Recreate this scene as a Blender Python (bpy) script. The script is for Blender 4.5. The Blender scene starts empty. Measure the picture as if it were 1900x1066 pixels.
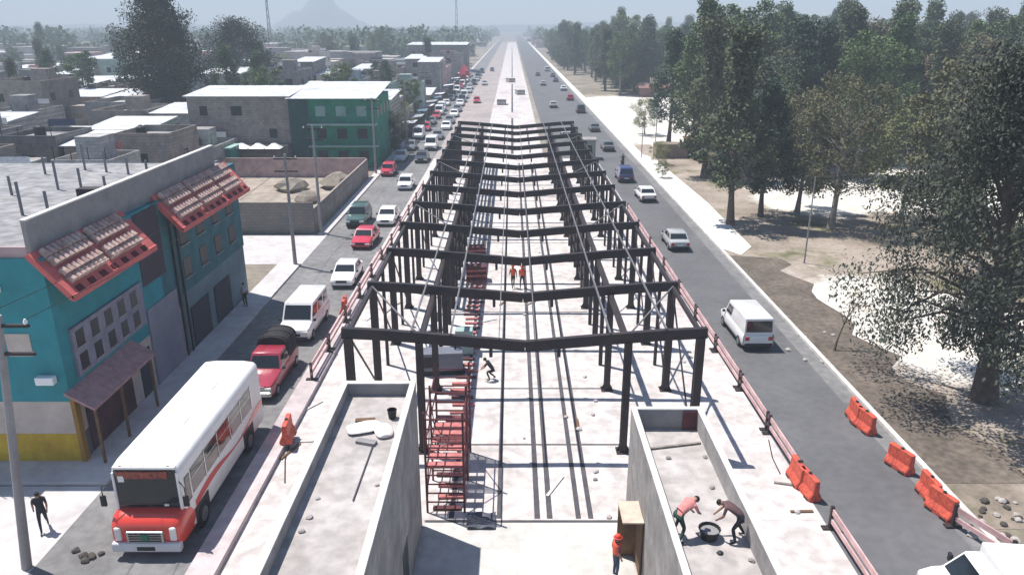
import bpy, math, random
import numpy as np
from mathutils import Vector, Matrix
R = math.radians
S = bpy.context.scene
COL = S.collection
# ------------------------------------------------------------------ camera, sky, sun, exposure
F = 1400.0; H = 18.0; YH = 47.0
PITCH = math.atan((533 - YH) / F)
cd = bpy.data.cameras.new('camera'); cam = bpy.data.objects.new('camera', cd); COL.objects.link(cam)
cam.location = (0, 0, H); cam.rotation_euler = (math.pi/2 - PITCH, 0, 0)
cd.sensor_width = 36; cd.lens = 36 * F / 1900; cd.clip_start = .1; cd.clip_end = 12000
S.camera = cam
SUN = Vector((-.34, .20, .91)).normalized()          # towards the sun
W = bpy.data.worlds.new('World'); S.world = W; W.use_nodes = True
nt = W.node_tree; bg = nt.nodes['Background']
sk = nt.nodes.new('ShaderNodeTexSky'); sk.sky_type = 'NISHITA'; sk.sun_disc = False
sk.sun_elevation = math.asin(SUN.z); sk.sun_rotation = math.atan2(SUN.x, SUN.y)
sk.dust_density = .8; sk.air_density = 1.0; sk.altitude = 2200
nt.links.new(sk.outputs[0], bg.inputs[0]); bg.inputs[1].default_value = .11
sl = bpy.data.lights.new('sun', 'SUN'); so = bpy.data.objects.new('sun', sl); COL.objects.link(so)
sl.energy = 5.0; sl.angle = R(.5); sl.color = (1, .955, .90)
so.rotation_euler = (-SUN).to_track_quat('-Z', 'Y').to_euler(); so.location = (0, 0, 80)
S.view_settings.view_transform = 'Standard'; S.view_settings.look = 'None'
S.view_settings.gamma = 1; S.view_settings.exposure = .55

CP = math.cos(PITCH); TP = math.tan(PITCH); KK = F / CP / CP
def Gp(px, py, z=0.0):
    """point of the horizontal plane at height z seen at a photo pixel (used once, to survey the place)"""
    D = H - z; q = py - YH
    return ((px - 950) / q * D / CP, (1/q - TP/KK) * D * KK)

# ------------------------------------------------------------------ materials
MATS = {}
def mat(name, col, rough=.85, var=.15, scale=.6, metal=0, bump=0.0, spec=.35, col2=None, detail=6, brick=None, coat=0, rnd=0, fine=None):
    if name in MATS: return MATS[name]
    m = bpy.data.materials.new(name); m.use_nodes = True; n = m.node_tree.nodes; l = m.node_tree.links
    b = n['Principled BSDF']; b.inputs['Roughness'].default_value = rough; b.inputs['Metallic'].default_value = metal
    b.inputs['Specular IOR Level'].default_value = spec; b.inputs['Coat Weight'].default_value = coat
    tc = n.new('ShaderNodeTexCoord'); nz = n.new('ShaderNodeTexNoise')
    nz.inputs['Scale'].default_value = scale; nz.inputs['Detail'].default_value = detail; nz.inputs['Roughness'].default_value = .65
    l.new(tc.outputs['Object'], nz.inputs['Vector'])
    rp = n.new('ShaderNodeValToRGB'); l.new(nz.outputs[0], rp.inputs[0])
    c = Vector(col); c2 = Vector(col2) if col2 else c*(1-var); c1 = c*(1+var*.6) if not col2 else c
    rp.color_ramp.elements[0].position = .34; rp.color_ramp.elements[1].position = .66
    rp.color_ramp.elements[0].color = (*c2, 1); rp.color_ramp.elements[1].color = (*[min(1, x) for x in c1], 1)
    out = rp.outputs[0]
    if brick:
        mp = n.new('ShaderNodeMapping'); l.new(tc.outputs['Object'], mp.inputs[0])
        br = n.new('ShaderNodeTexBrick'); l.new(mp.outputs[0], br.inputs[0]); mp.inputs['Rotation'].default_value = brick[1]
        br.inputs['Scale'].default_value = brick[0]; br.inputs['Mortar Size'].default_value = .018
        br.inputs['Color1'].default_value = (1, 1, 1, 1); br.inputs['Color2'].default_value = (.8, .8, .8, 1); br.inputs['Mortar'].default_value = (.55, .55, .55, 1)
        mx = n.new('ShaderNodeMix'); mx.data_type = 'RGBA'; mx.blend_type = 'MULTIPLY'; mx.inputs[0].default_value = .8
        l.new(out, mx.inputs[6]); l.new(br.outputs[0], mx.inputs[7]); out = mx.outputs[2]
    if fine:
        n2 = n.new('ShaderNodeTexNoise'); n2.inputs['Scale'].default_value = fine[0]; n2.inputs['Detail'].default_value = 4
        l.new(tc.outputs['Object'], n2.inputs['Vector'])
        r2 = n.new('ShaderNodeValToRGB'); l.new(n2.outputs[0], r2.inputs[0])
        r2.color_ramp.elements[0].position = .38; r2.color_ramp.elements[1].position = .6
        r2.color_ramp.elements[0].color = (1-fine[1],)*3 + (1,); r2.color_ramp.elements[1].color = (1, 1, 1, 1)
        mx = n.new('ShaderNodeMix'); mx.data_type = 'RGBA'; mx.blend_type = 'MULTIPLY'; mx.inputs[0].default_value = 1
        l.new(out, mx.inputs[6]); l.new(r2.outputs[0], mx.inputs[7]); out = mx.outputs[2]
    if rnd:
        oi = n.new('ShaderNodeObjectInfo'); mr = n.new('ShaderNodeMapRange'); l.new(oi.outputs['Random'], mr.inputs[0])
        mr.inputs[3].default_value = 1-rnd; mr.inputs[4].default_value = 1+rnd*.8
        hs = n.new('ShaderNodeHueSaturation'); l.new(out, hs.inputs['Color']); l.new(mr.outputs[0], hs.inputs['Value'])
        m2 = n.new('ShaderNodeMapRange'); l.new(oi.outputs['Random'], m2.inputs[0]); m2.inputs[3].default_value = .52; m2.inputs[4].default_value = .47
        l.new(m2.outputs[0], hs.inputs['Hue']); out = hs.outputs[0]
    l.new(out, b.inputs['Base Color'])
    if bump:
        bp = n.new('ShaderNodeBump'); bp.inputs['Strength'].default_value = bump; bp.inputs['Distance'].default_value = .05
        n3 = n.new('ShaderNodeTexNoise'); n3.inputs['Scale'].default_value = scale*8; n3.inputs['Detail'].default_value = 5
        l.new(tc.outputs['Object'], n3.inputs['Vector']); l.new(n3.outputs[0], bp.inputs['Height']); l.new(bp.outputs[0], b.inputs['Normal'])
    MATS[name] = m; return m

dirt   = mat('bare_dirt', (.34, .29, .24), col2=(.19, .165, .13), scale=.09, bump=.4, fine=(1.3, .25))
parkm  = mat('park_soil', (.36, .30, .245), col2=(.16, .145, .10), scale=.11, bump=.5, fine=(1.1, .35))
sandm  = mat('white_dust', (.78, .76, .72), col2=(.66, .63, .57), scale=.15, bump=.3, fine=(.8, .08))
grassm = mat('dry_grass', (.20, .21, .12), col2=(.30, .27, .2), scale=.35, bump=.5, fine=(3, .3))
asph   = mat('asphalt', (.14, .14, .145), col2=(.105, .105, .11), scale=.2, bump=.2, fine=(2.2, .12), rough=.8)
asph2  = mat('worn_asphalt', (.23, .225, .225), col2=(.155, .152, .153), scale=.25, bump=.25, fine=(2, .18), rough=.85)
conc   = mat('pale_concrete', (.60, .575, .57), col2=(.46, .43, .43), scale=.35, bump=.3, fine=(1.6, .13))
conc2  = mat('dusty_slab', (.67, .63, .61), col2=(.49, .445, .43), scale=.3, bump=.4, fine=(1.7, .24))
conc3  = mat('fresh_slab', (.60, .585, .56), col2=(.50, .485, .46), scale=.35, bump=.2, fine=(2.2, .14))
pinkc  = mat('pinkish_dust', (.60, .52, .52), col2=(.42, .36, .365), scale=.3, bump=.3, fine=(1.5, .18))
kerbm  = mat('kerb_concrete', (.70, .68, .65), col2=(.54, .52, .49), scale=.6, fine=(2, .15))
wallc  = mat('grey_render', (.30, .29, .29), col2=(.23, .225, .225), scale=.7, bump=.15, fine=(2, .12))
wallp  = mat('light_block', (.37, .35, .34), col2=(.24, .225, .22), scale=.7, bump=.3, fine=(2, .2))
roofd  = mat('dusty_roof', (.52, .485, .47), col2=(.36, .33, .315), scale=.5, bump=.3, fine=(2.2, .22))
steel  = mat('dark_painted_steel', (.018, .017, .022), rough=.6, col2=(.04, .026, .026), scale=1.3)
redst  = mat('red_oxide_steel', (.11, .028, .035), rough=.6, var=.4, scale=2)
purl   = mat('galvanised_steel', (.15, .15, .16), rough=.65, metal=.1, var=.2, scale=2)
jointm = mat('dark_joint', (.075, .07, .08), rough=.8, var=.3, scale=1.5)
glass  = mat('dark_glass', (.012, .016, .02), rough=.08, var=.1, spec=.8)
winm   = mat('window_dark', (.02, .024, .03), rough=.35, var=.3, spec=.3)
tyre   = mat('tyre_rubber', (.015, .015, .016), rough=.9)
rimm   = mat('wheel_rim', (.35, .35, .36), rough=.35, metal=.7)
chrome = mat('bright_metal', (.55, .55, .56), rough=.25, metal=.9)
black  = mat('black_plastic', (.02, .02, .022), rough=.6)
lampw  = mat('clear_lamp', (.75, .75, .72), rough=.15, spec=.8)
lampr  = mat('red_lamp', (.45, .02, .02), rough=.2, spec=.7)
orange = mat('orange_plastic', (.72, .12, .065), rough=.6, col2=(.50, .085, .06), scale=3, fine=(9, .3))
pinkr  = mat('faded_pink_board', (.62, .40, .40), rough=.7, var=.3, scale=1.5)
whitep = mat('white_paint', (.80, .80, .79), rough=.45, var=.06, scale=.9)
whiter = mat('white_sheet_roof', (.74, .76, .78), rough=.5, col2=(.50, .50, .50), scale=.35, fine=(1.2, .2))
bark   = mat('bark', (.13, .10, .08), rough=.95, var=.45, scale=3, bump=.6)
barkp  = mat('pale_bark', (.26, .235, .21), rough=.95, var=.4, scale=3, bump=.5)
wood   = mat('brown_plywood', (.17, .10, .055), var=.4, scale=2)

# ------------------------------------------------------------------ mesh helpers
class MB:
    def __init__(s): s.v = []; s.f = []; s.m = []
    def add(s, vs, fs, m=0):
        o = len(s.v); s.v += [tuple(p) for p in vs]
        for f in fs: s.f.append([o+i for i in f]); s.m.append(m)
        return s
    def box(s, x0, x1, y0, y1, z0, z1, m=0):
        vs = [(x, y, z) for z in (z0, z1) for x, y in ((x0, y0), (x1, y0), (x1, y1), (x0, y1))]
        return s.add(vs, [(3, 2, 1, 0), (4, 5, 6, 7), (0, 1, 5, 4), (1, 2, 6, 5), (2, 3, 7, 6), (3, 0, 4, 7)], m)
    def bar(s, a, b, w, h, m=0, up=(0, 0, 1)):
        a = Vector(a); b = Vector(b); d = (b-a).normalized(); up = Vector(up)
        if abs(d.dot(up)) > .98: up = Vector((0, 1, 0))
        r = d.cross(up).normalized()*w/2; u = r.cross(d).normalized()*h/2
        vs = [p+q for p in (a, b) for q in (-r-u, r-u, r+u, -r+u)]
        return s.add(vs, [(0, 1, 2, 3), (7, 6, 5, 4), (0, 4, 5, 1), (1, 5, 6, 2), (2, 6, 7, 3), (3, 7, 4, 0)], m)
    def tube(s, pts, rad, n=8, m=0, caps=True):
        pts = [Vector(p) for p in pts]; rings = []
        if not hasattr(rad, '__len__'): rad = [rad]*len(pts)
        ref = None
        for i, p in enumerate(pts):
            d = (pts[min(i+1, len(pts)-1)] - pts[max(i-1, 0)]).normalized()
            if ref is None: ref = Vector((1, 0, 0)) if abs(d.x) < .9 else Vector((0, 1, 0))
            u = (ref - d*ref.dot(d)).normalized(); w = d.cross(u); ref = u
            rings.append([p + (u*math.cos(t)+w*math.sin(t))*rad[i] for t in [2*math.pi*k/n for k in range(n)]])
        vs = [q for r in rings for q in r]; fs = []
        for i in range(len(pts)-1):
            for k in range(n):
                a = i*n+k; b = i*n+(k+1) % n; fs.append((a, b, b+n, a+n))
        if caps: fs.append(tuple(range(n))[::-1]); fs.append(tuple(range((len(pts)-1)*n, len(pts)*n)))
        return s.add(vs, fs, m)
    def lathe(s, c, prof, n=12, m=0):
        vs = []; fs = []
        for r, z in prof:
            for k in range(n):
                t = 2*math.pi*k/n; vs.append((c[0]+r*math.cos(t), c[1]+r*math.sin(t), c[2]+z))
        for i in range(len(prof)-1):
            for k in range(n):
                a = i*n+k; b = i*n+(k+1) % n; fs.append((a, b, b+n, a+n))
        fs.append(tuple(range(n))[::-1]); fs.append(tuple(range((len(prof)-1)*n, len(prof)*n)))
        return s.add(vs, fs, m)
    def prism(s, poly, z0, z1, m=0):
        n = len(poly); vs = [(x, y, z0) for x, y in poly] + [(x, y, z1) for x, y in poly]
        fs = [tuple(range(n))[::-1], tuple(range(n, 2*n))] + [(i, (i+1) % n, n+(i+1) % n, n+i) for i in range(n)]
        return s.add(vs, fs, m)
    def loft(s, secs, m=0, caps=True):
        n = len(secs[0]); vs = [p for q in secs for p in q]; fs = []
        for i in range(len(secs)-1):
            for k in range(n):
                a = i*n+k; b = i*n+(k+1) % n; fs.append((a, b, b+n, a+n))
        if caps: fs.append(tuple(range(n))[::-1]); fs.append(tuple(range((len(secs)-1)*n, len(secs)*n)))
        return s.add(vs, fs, m)
    def build(s, name, mats, parent=None, loc=None, smooth=False, bevel=0, rz=0):
        me = bpy.data.meshes.new(name); me.from_pydata(s.v, [], s.f)
        if not isinstance(mats, (list, tuple)): mats = [mats]
        for q in mats: me.materials.append(q)
        me.polygons.foreach_set('material_index', s.m)
        me.update()
        if smooth: me.shade_smooth(); me.set_sharp_from_angle(angle=R(40))
        o = bpy.data.objects.new(name, me); COL.objects.link(o)
        if parent: o.parent = parent
        if loc: o.location = loc
        if rz: o.rotation_euler.z = rz
        if bevel:
            b = o.modifiers.new('bevel', 'BEVEL'); b.width = bevel; b.segments = 2; b.limit_method = 'ANGLE'; b.angle_limit = R(35)
        return o
def tag(o, label=None, cat=None, group=None, kind=None):
    if label: o['label'] = label
    if cat: o['category'] = cat
    if group: o['group'] = group
    if kind: o['kind'] = kind
    return o
def empty(name, loc=(0, 0, 0), rz=0, label=None, cat=None, group=None):
    o = bpy.data.objects.new(name, None); COL.objects.link(o); o.location = loc; o.rotation_euler = (0, 0, rz)
    o.empty_display_size = .2
    return tag(o, label, cat, group)
KIDS = {}
def copy_tree(o, parent=None):
    c = o.copy(); COL.objects.link(c); c.parent = parent
    for ch in list(o.children): copy_tree(ch, c)
    return c
def place(proto, used, loc, rz=0, label=None, group=None, sc=None):
    if id(proto) in used: c = copy_tree(proto)
    else: used[id(proto)] = 1; c = proto
    c.location = loc; c.rotation_euler = (0, 0, rz)
    if sc: c.scale = (sc,)*3 if not hasattr(sc, '__len__') else sc
    if label: c['label'] = label
    if group: c['group'] = group
    return c
USED = {}
def sheet(name, poly, z, m, kind='structure'):
    mb = MB(); mb.add([(x, y, z) for x, y in poly], [tuple(range(len(poly)))])
    return tag(mb.build(name, m), kind=kind)
def rect(name, x0, x1, y0, y1, z, m): return sheet(name, [(x0, y0), (x1, y0), (x1, y1), (x0, y1)], z, m)
def slab(name, x0, x1, y0, y1, z0, z1, m): return tag(MB().box(x0, x1, y0, y1, z0, z1).build(name, m), kind='structure')
def blob(cx, cy, rx, ry, n, seed, amp=.25):
    rr = random.Random(seed); ph = [rr.uniform(0, 6.28) for _ in range(4)]
    out = []
    for i in range(n):
        t = 2*math.pi*i/n; k = 1+amp*(math.sin(2*t+ph[0])*.4+math.sin(3*t+ph[1])*.35+math.sin(5*t+ph[2])*.25+math.sin(9*t+ph[3])*.12)
        out.append((cx+rx*k*math.cos(t), cy+ry*k*math.sin(t)))
    return out

# ------------------------------------------------------------------ ground, roads, slabs
rect('ground', -2500, 2500, -40, 2850, -.02, dirt)
rect('park_ground', 17.9, 900, -20, 2700, -.012, parkm)
# left road, right road, cross streets
rect('road', -16.8, -11.2, 5, 1500, 0, asph2)
sheet('road', [(12.0, 5), (17.6, 5), (17.6, 1500), (5.6, 1500), (5.6, 108), (12.0, 104)], 0, asph)
rect('side_street', -70, -16.81, 6, 26.8, -.002, conc)
rect('side_street', -70, -16.81, 57.5, 66.5, -.002, conc)
# shoulder of lighter dust along the right kerb
rect('road_shoulder', 16.75, 17.6, 5, 300, .004, asph2)
# kerbs and pavements
slab('pavement', -18.6, -16.8, 26.9, 57.4, -.1, .13, conc)
slab('pavement', -70, -18.6, 26.9, 28.6, -.1, .128, conc)
slab('pavement', -17.7, -16.8, 66.6, 1200, -.1, .13, conc)
slab('kerb', 17.6, 17.85, 5, 1500, -.1, .16, kerbm)
sheet('footpath', [(17.86, 62), (19.0, 60), (20.6, 62.5), (21.0, 80), (20.4, 108), (19.2, 112), (17.86, 112)], .03, sandm)
rect('footpath', 17.86, 19.3, 112, 900, .03, sandm)
# central works platform (between the two roads)
rect('busway_slab', -11.2, 12.0, 24.5, 108, .02, conc2)
rect('busway_slab', -3.3, 4.3, 2, 24.35, .03, conc3)
rect('median_slab', -10.2, -3.3, 2, 24.5, .015, conc2)
rect('median_slab', 4.3, 12.0, 2, 24.5, .015, conc2)
slab('median_kerb', -11.2, -10.2, 5, 60, -.1, .28, pinkc)
rect('busway', -4.4, 4.6, 108, 900, .015, conc2)
rect('floor_joint', -.15, .25, 112, 700, .019, jointm)
for k in range(9):
    yy = 125+k*19; xx = (-2.4, 2.6, 0, -3, 3)[k % 5]
    sheet('dust_patch', blob(xx, yy, 1.6, 5, 20, 700+k, .3), .023, pinkc)
rect('construction_strip', -11.2, -4.4, 108, 900, .01, mat('tan_dust', (.40, .35, .33), col2=(.30, .26, .25), scale=.12, fine=(1, .2)))
# dark drain and rail slots along the busway and cross joints, sunk in the slab
for x, w in ((-2.35, .2), (-.5, .18), (.98, .22), (1.46, .22), (2.57, .2), (3.05, .2)):
    rect('floor_joint', x-w/2, x+w/2, 24.6, 104, .024, jointm)
for i in range(14):
    y = 24.45 + 5.6*i
    rect('floor_joint', -3.35 if i == 0 else -4.6, 4.25 if i == 0 else 5.0, y-.06, y+.06, .028, jointm)
# white dusty clearings in the park and grassy patches
CLR = [[(1490, 545), (1560, 518), (1650, 520), (1800, 560), (1900, 600), (1990, 660), (1960, 735), (1850, 700), (1760, 690), (1680, 668), (1610, 640), (1555, 600), (1520, 572)],
       [(1405, 352), (1480, 322), (1620, 306), (1800, 300), (1960, 318), (2000, 400), (1860, 412), (1770, 396), (1640, 388), (1560, 398), (1480, 392), (1425, 378)],
       [(1062, 182), (1150, 178), (1300, 180), (1400, 190), (1420, 215), (1330, 230), (1300, 262), (1230, 272), (1180, 262), (1145, 268), (1108, 246), (1085, 212)]]
for k, pl in enumerate(CLR):
    P2 = [Gp(a, b) for a, b in pl]; q = []
    for j in range(len(P2)):
        a, b = P2[j], P2[(j+1) % len(P2)]
        for t in (0, .33, .66): q.append((max(19.35, a[0]+(b[0]-a[0])*t+.35*math.sin(j*7+t*9)), a[1]+(b[1]-a[1])*t+.5*math.sin(j*5+t*11)))
    CLR[k] = q
def inpoly(x, y, q):
    c = False; n = len(q)
    for i in range(n):
        a, b = q[i], q[(i+1) % n]
        if (a[1] > y) != (b[1] > y) and x < (b[0]-a[0])*(y-a[1])/(b[1]-a[1])+a[0]: c = not c
    return c
def sdist(x, y, q):
    d = 1e9
    for i in range(len(q)):
        ax, ay = q[i]; bx_, by_ = q[(i+1) % len(q)]; dx, dy = bx_-ax, by_-ay
        t = max(0, min(1, ((x-ax)*dx+(y-ay)*dy)/(dx*dx+dy*dy+1e-9))); d = min(d, math.hypot(x-ax-dx*t, y-ay-dy*t))
    return d if inpoly(x, y, q) else -d
gx = [17.88+.75*i for i in range(110)]; gy = [24+.9*j for j in range(215)]
mb = MB(); att = []
BBX = [(min(p[0] for p in q)-4, max(p[0] for p in q)+4, min(p[1] for p in q)-4, max(p[1] for p in q)+4) for q in CLR]
for x in gx:
    for y in gy:
        mb.v.append((x, y, .0)); a = -3.0
        for q, bb in zip(CLR, BBX):
            if bb[0] < x < bb[1] and bb[2] < y < bb[3]: a = max(a, sdist(x, y, q))
        att.append(max(-3, min(3, a)))
nj = len(gy)
for i in range(len(gx)-1):
    for j in range(nj-1): a = i*nj+j; mb.f.append([a, a+nj, a+nj+1, a+1]); mb.m.append(0)
pkm = bpy.data.materials.new('park_dirt_and_sand'); pkm.use_nodes = True; n = pkm.node_tree.nodes; l = pkm.node_tree.links; b = n['Principled BSDF']; b.inputs['Roughness'].default_value = .95; b.inputs['Specular IOR Level'].default_value = .2
tc = n.new('ShaderNodeTexCoord')
def NZ(sc, det=6):
    q = n.new('ShaderNodeTexNoise'); q.inputs['Scale'].default_value = sc; q.inputs['Detail'].default_value = det; q.inputs['Roughness'].default_value = .65; l.new(tc.outputs['Object'], q.inputs['Vector']); return q.outputs[0]
def RP(src, stops):
    q = n.new('ShaderNodeValToRGB'); l.new(src, q.inputs[0]); e = q.color_ramp.elements
    while len(e) < len(stops): e.new(.5)
    for k_, (p_, c_) in enumerate(stops): e[k_].position = p_; e[k_].color = (*c_, 1)
    return q.outputs[0]
soil = RP(NZ(.13), [(.30, (.17, .14, .11)), (.43, (.29, .24, .195)), (.55, (.37, .31, .26)), (.72, (.47, .41, .36))])
grs = RP(NZ(.5), [(.35, (.12, .12, .06)), (.65, (.24, .22, .13))])
gm_ = RP(NZ(.09, 4), [(.54, (0, 0, 0)), (.62, (1, 1, 1))])
m1 = n.new('ShaderNodeMix'); m1.data_type = 'RGBA'; l.new(gm_, m1.inputs[0]); l.new(soil, m1.inputs[6]); l.new(grs, m1.inputs[7])
snd = RP(NZ(.35), [(.3, (.58, .53, .46)), (.6, (.74, .71, .66)), (.8, (.80, .78, .74))])
at = n.new('ShaderNodeAttribute'); at.attribute_name = 'sand'
ad1 = n.new('ShaderNodeMath'); ad1.operation = 'MULTIPLY_ADD'; l.new(NZ(.45, 8), ad1.inputs[0]); ad1.inputs[1].default_value = 6.0; ad1.inputs[2].default_value = -2.2
ad2 = n.new('ShaderNodeMath'); ad2.operation = 'ADD'; l.new(ad1.outputs[0], ad2.inputs[0]); l.new(at.outputs['Fac'], ad2.inputs[1])
mr = n.new('ShaderNodeMapRange'); l.new(ad2.outputs[0], mr.inputs[0]); mr.inputs[1].default_value = -.8; mr.inputs[2].default_value = .8
m2 = n.new('ShaderNodeMix'); m2.data_type = 'RGBA'; l.new(mr.outputs[0], m2.inputs[0]); l.new(m1.outputs[2], m2.inputs[6]); l.new(snd, m2.inputs[7])
fn = RP(NZ(2.2, 5), [(.36, (.68, .68, .68)), (.6, (1, 1, 1))]); m3 = n.new('ShaderNodeMix'); m3.data_type = 'RGBA'; m3.blend_type = 'MULTIPLY'; m3.inputs[0].default_value = .8
l.new(m2.outputs[2], m3.inputs[6]); l.new(fn, m3.inputs[7]); l.new(m3.outputs[2], b.inputs['Base Color'])
bp = n.new('ShaderNodeBump'); bp.inputs['Strength'].default_value = .5; bp.inputs['Distance'].default_value = .08; l.new(NZ(3), bp.inputs['Height']); l.new(bp.outputs[0], b.inputs['Normal'])
po = mb.build('park_ground', pkm); A = po.data.attributes.new('sand', 'FLOAT', 'POINT'); A.data.foreach_set('value', att); tag(po, kind='structure')
sheet('verge', [(17.86, 27)]+[(21.6+.6*math.sin(k*1.7)+.35*math.sin(k*4.1), 27+k*1.6) for k in range(21)]+[(17.86, 60)], .012, mat('verge_soil', (.11, .088, .07), col2=(.19, .155, .125), scale=.5, bump=.5, fine=(3, .35)))

# ------------------------------------------------------------------ steel frame of the station
YF0 = 29.5; DY = 6.05; NF = 13; XO = (-6.95, 8.0); XI = (-3.95, 4.95); XC = .55; ZT = 6.0
root = empty('station_skeleton', (0, YF0, 0), label='long dark steel skeleton of a bus station standing between the two roads', cat='steel frame')
def beam_z(x):
    if x < XC: t = (XC-x)/(XC-XO[0])
    else: t = (x-XC)/(XO[1]-XC)
    return ZT - .25 - .62*max(0, 1-t)**1.15
def ibeam(mb, a, b, w, h, tf=.03):
    a = Vector(a); b = Vector(b); u = Vector((0, 0, 1))
    for s_ in (1, -1): mb.bar(a+u*s_*(h/2-tf/2), b+u*s_*(h/2-tf/2), w, tf)
    mb.bar(a, b, .05, h-2*tf)
pb = MB()
xs = [XO[0]-.25, -5.5, XI[0], -2.4, -.9, XC, 2.0, 3.4, XI[1], 6.4, XO[1]+.25]
for a, b in zip(xs, xs[1:]): pb.bar((a, 0, beam_z(a)), (b, 0, beam_z(b)), .24, .46)
for x in (-.9, 2.0): pb.box(x-.07, x+.07, -.1, .1, beam_z(x)-.62, beam_z(x)-.23)
beam0 = pb.build('roof_beam', steel, root)
def colmesh(x, outer):
    mb = MB(); zt = beam_z(x)-.2
    w = .34 if outer else .30
    mb.box(-w/2, w/2, -.17, -.14, 0, zt); mb.box(-w/2, w/2, .14, .17, 0, zt); mb.box(-w/2+.03, w/2-.03, -.14, .14, 0, zt)
    mb.box(-.3, .3, -.3, .3, .02, .06)
    for sx in (-1, 1): mb.add([(sx*w/2, -.02, .06), (sx*.29, -.02, .06), (sx*w/2, -.02, .4), (sx*w/2, .02, .06), (sx*.29, .02, .06), (sx*w/2, .02, .4)], [(0, 1, 2), (5, 4, 3), (0, 3, 4, 1), (1, 4, 5, 2), (2, 5, 3, 0)])
    return mb
cols = []
for x, o_ in ((XO[0], 1), (XO[1], 1), (XI[0], 0), (XI[1], 0)):
    c = colmesh(x, o_).build('column', steel, root, loc=(x, 0, 0)); cols.append(c)
for i in range(1, NF):
    c = beam0.copy(); COL.objects.link(c); c.location.y = DY*i
    for q in cols: c = q.copy(); COL.objects.link(c); c.location.y = DY*i
L = DY*(NF-1)
for x in (XO[0], XO[1]): MB().bar((x, .13, ZT-.32), (x, L-.13, ZT-.32), .16, .2).build('edge_beam', steel, root)
for x in (XI[0], XI[1]): MB().bar((x, .13, beam_z(x)-.35), (x, L-.13, beam_z(x)-.35), .2, .34).build('inner_beam', steel, root)
for x in (-4.25, -2.6, 4.15, 6.5): MB().bar((x, -.1, beam_z(x)+.29), (x, L+.1, beam_z(x)+.27), .075, .08).build('purlin', purl, root)
for x in (-.55, 1.0): MB().bar((x, -.1, beam_z(x)+.27), (x, L+.1, beam_z(x)+.27), .045, .06).build('purlin', purl, root)
for i in range(NF-1):
    y = DY*i
    if i % 2 == 0 or i < 2:
        MB().bar((XO[1], y+.2, .4), (XO[1], y+DY-.2, ZT-.5), .07, .07).build('brace', steel, root)
        MB().bar((XO[0], y+.2, ZT-.5), (XO[0], y+DY-.2, .4), .07, .07).build('brace', steel, root)
    for sx, xa, xb in ((-1, XI[0], XO[0]), (1, XI[1], XO[1])):
        if i % 3 == 0: MB().bar((xa, y+.15, beam_z(xa)+.02), (xb, y+DY-.15, beam_z(xb)+.02), .06, .06).build('brace', purl, root)
# far bays are partly clad: dark rails between inner columns
for i in range(1, NF-1):
    y = DY*i
    for x in ((XI[0]-.02, XI[1]+.02) if i > 2 else ()):
        for z in (.9, 1.9, 2.9, 3.9): MB().bar((x, y+.18, z), (x, y+DY-.18, z), .1, .34).build('side_rail', steel, root)
    for x in (XI[0], XI[1]):
        MB().box(x-.1, x+.1, y+DY/2-.1, y+DY/2+.1, .03, beam_z(x)-.53).build('post', steel, root)
    for x in (XO[0], XO[1]):
        MB().box(x-.08, x+.08, y+DY/2-.08, y+DY/2+.08, .03, ZT-.43).build('post', steel, root)

# ------------------------------------------------------------------ the two rooms in front of the frame
def tub(name, x0, x1, yf, yn, zr, zp, t, label, door=None):
    r = empty(name, ((x0+x1)/2, yf, 0), label=label, cat='building')
    ox, oy = (x0+x1)/2, yf
    def B(n, a, b, c, d, e, f, m, bev=0): return MB().box(a-ox, b-ox, c-oy, d-oy, e, f).build(n, m, r, bevel=bev)
    wm = wallp
    B('side_wall', x0, x0+t, yn, yf, .02, zp, wm); B('side_wall', x1-t, x1, yn, yf, .02, zp, wm)
    B('end_wall', x0+t, x1-t, yf-t, yf, .02, zp-.003, wallc)
    B('roof', x0+t, x1-t, yn, yf-t, zr-.15, zr, roofd)
    for a, b in ((x0-.02, x0+t+.02), (x1-t-.02, x1+.02)): B('coping', a, b, yn, yf+.02, zp, zp+.05, kerbm, .01)
    B('coping', x0+t+.02, x1-t-.02, yf-t-.02, yf+.02, zp-.003, zp+.045, kerbm)
    if door:
        y0, y1, h, xs_ = door
        B('door_opening', xs_-.012, xs_+.012, y0, y1, .05, h, winm)
    return r
tub('ticket_room', -5.98, -3.42, 24.2, 4, 5.6, 6.05, .17, 'narrow flat-roofed grey room with high parapet at the left platform, rubble on its roof', door=(19.5, 20.6, 2.3, -3.42))
tub('ticket_room', 4.45, 7.05, 25.1, 4, 3.75, 4.55, .17, 'narrow grey room with low parapet at the right platform, two workers on its roof', door=None)

def rubble(name, label, pts, seed, m, group=None, r0=.1):
    rr = random.Random(seed)
    for i, (x, y, z, r) in enumerate(pts):
        mb = MB(); n = 7; secs = []
        for zz, k in ((0, .8), (.35, 1.0), (.7, .75), (.95, .3)):
            secs.append([(r*k*math.cos(6.283*j/n)*rr.uniform(.75, 1.25), r*k*math.sin(6.283*j/n)*rr.uniform(.75, 1.2), zz*r*.9) for j in range(n)])
        mb.loft(secs); o = mb.build(name, m, loc=(x, y, z), rz=rr.uniform(0, 3)); tag(o, label, 'rubble', group)
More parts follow.
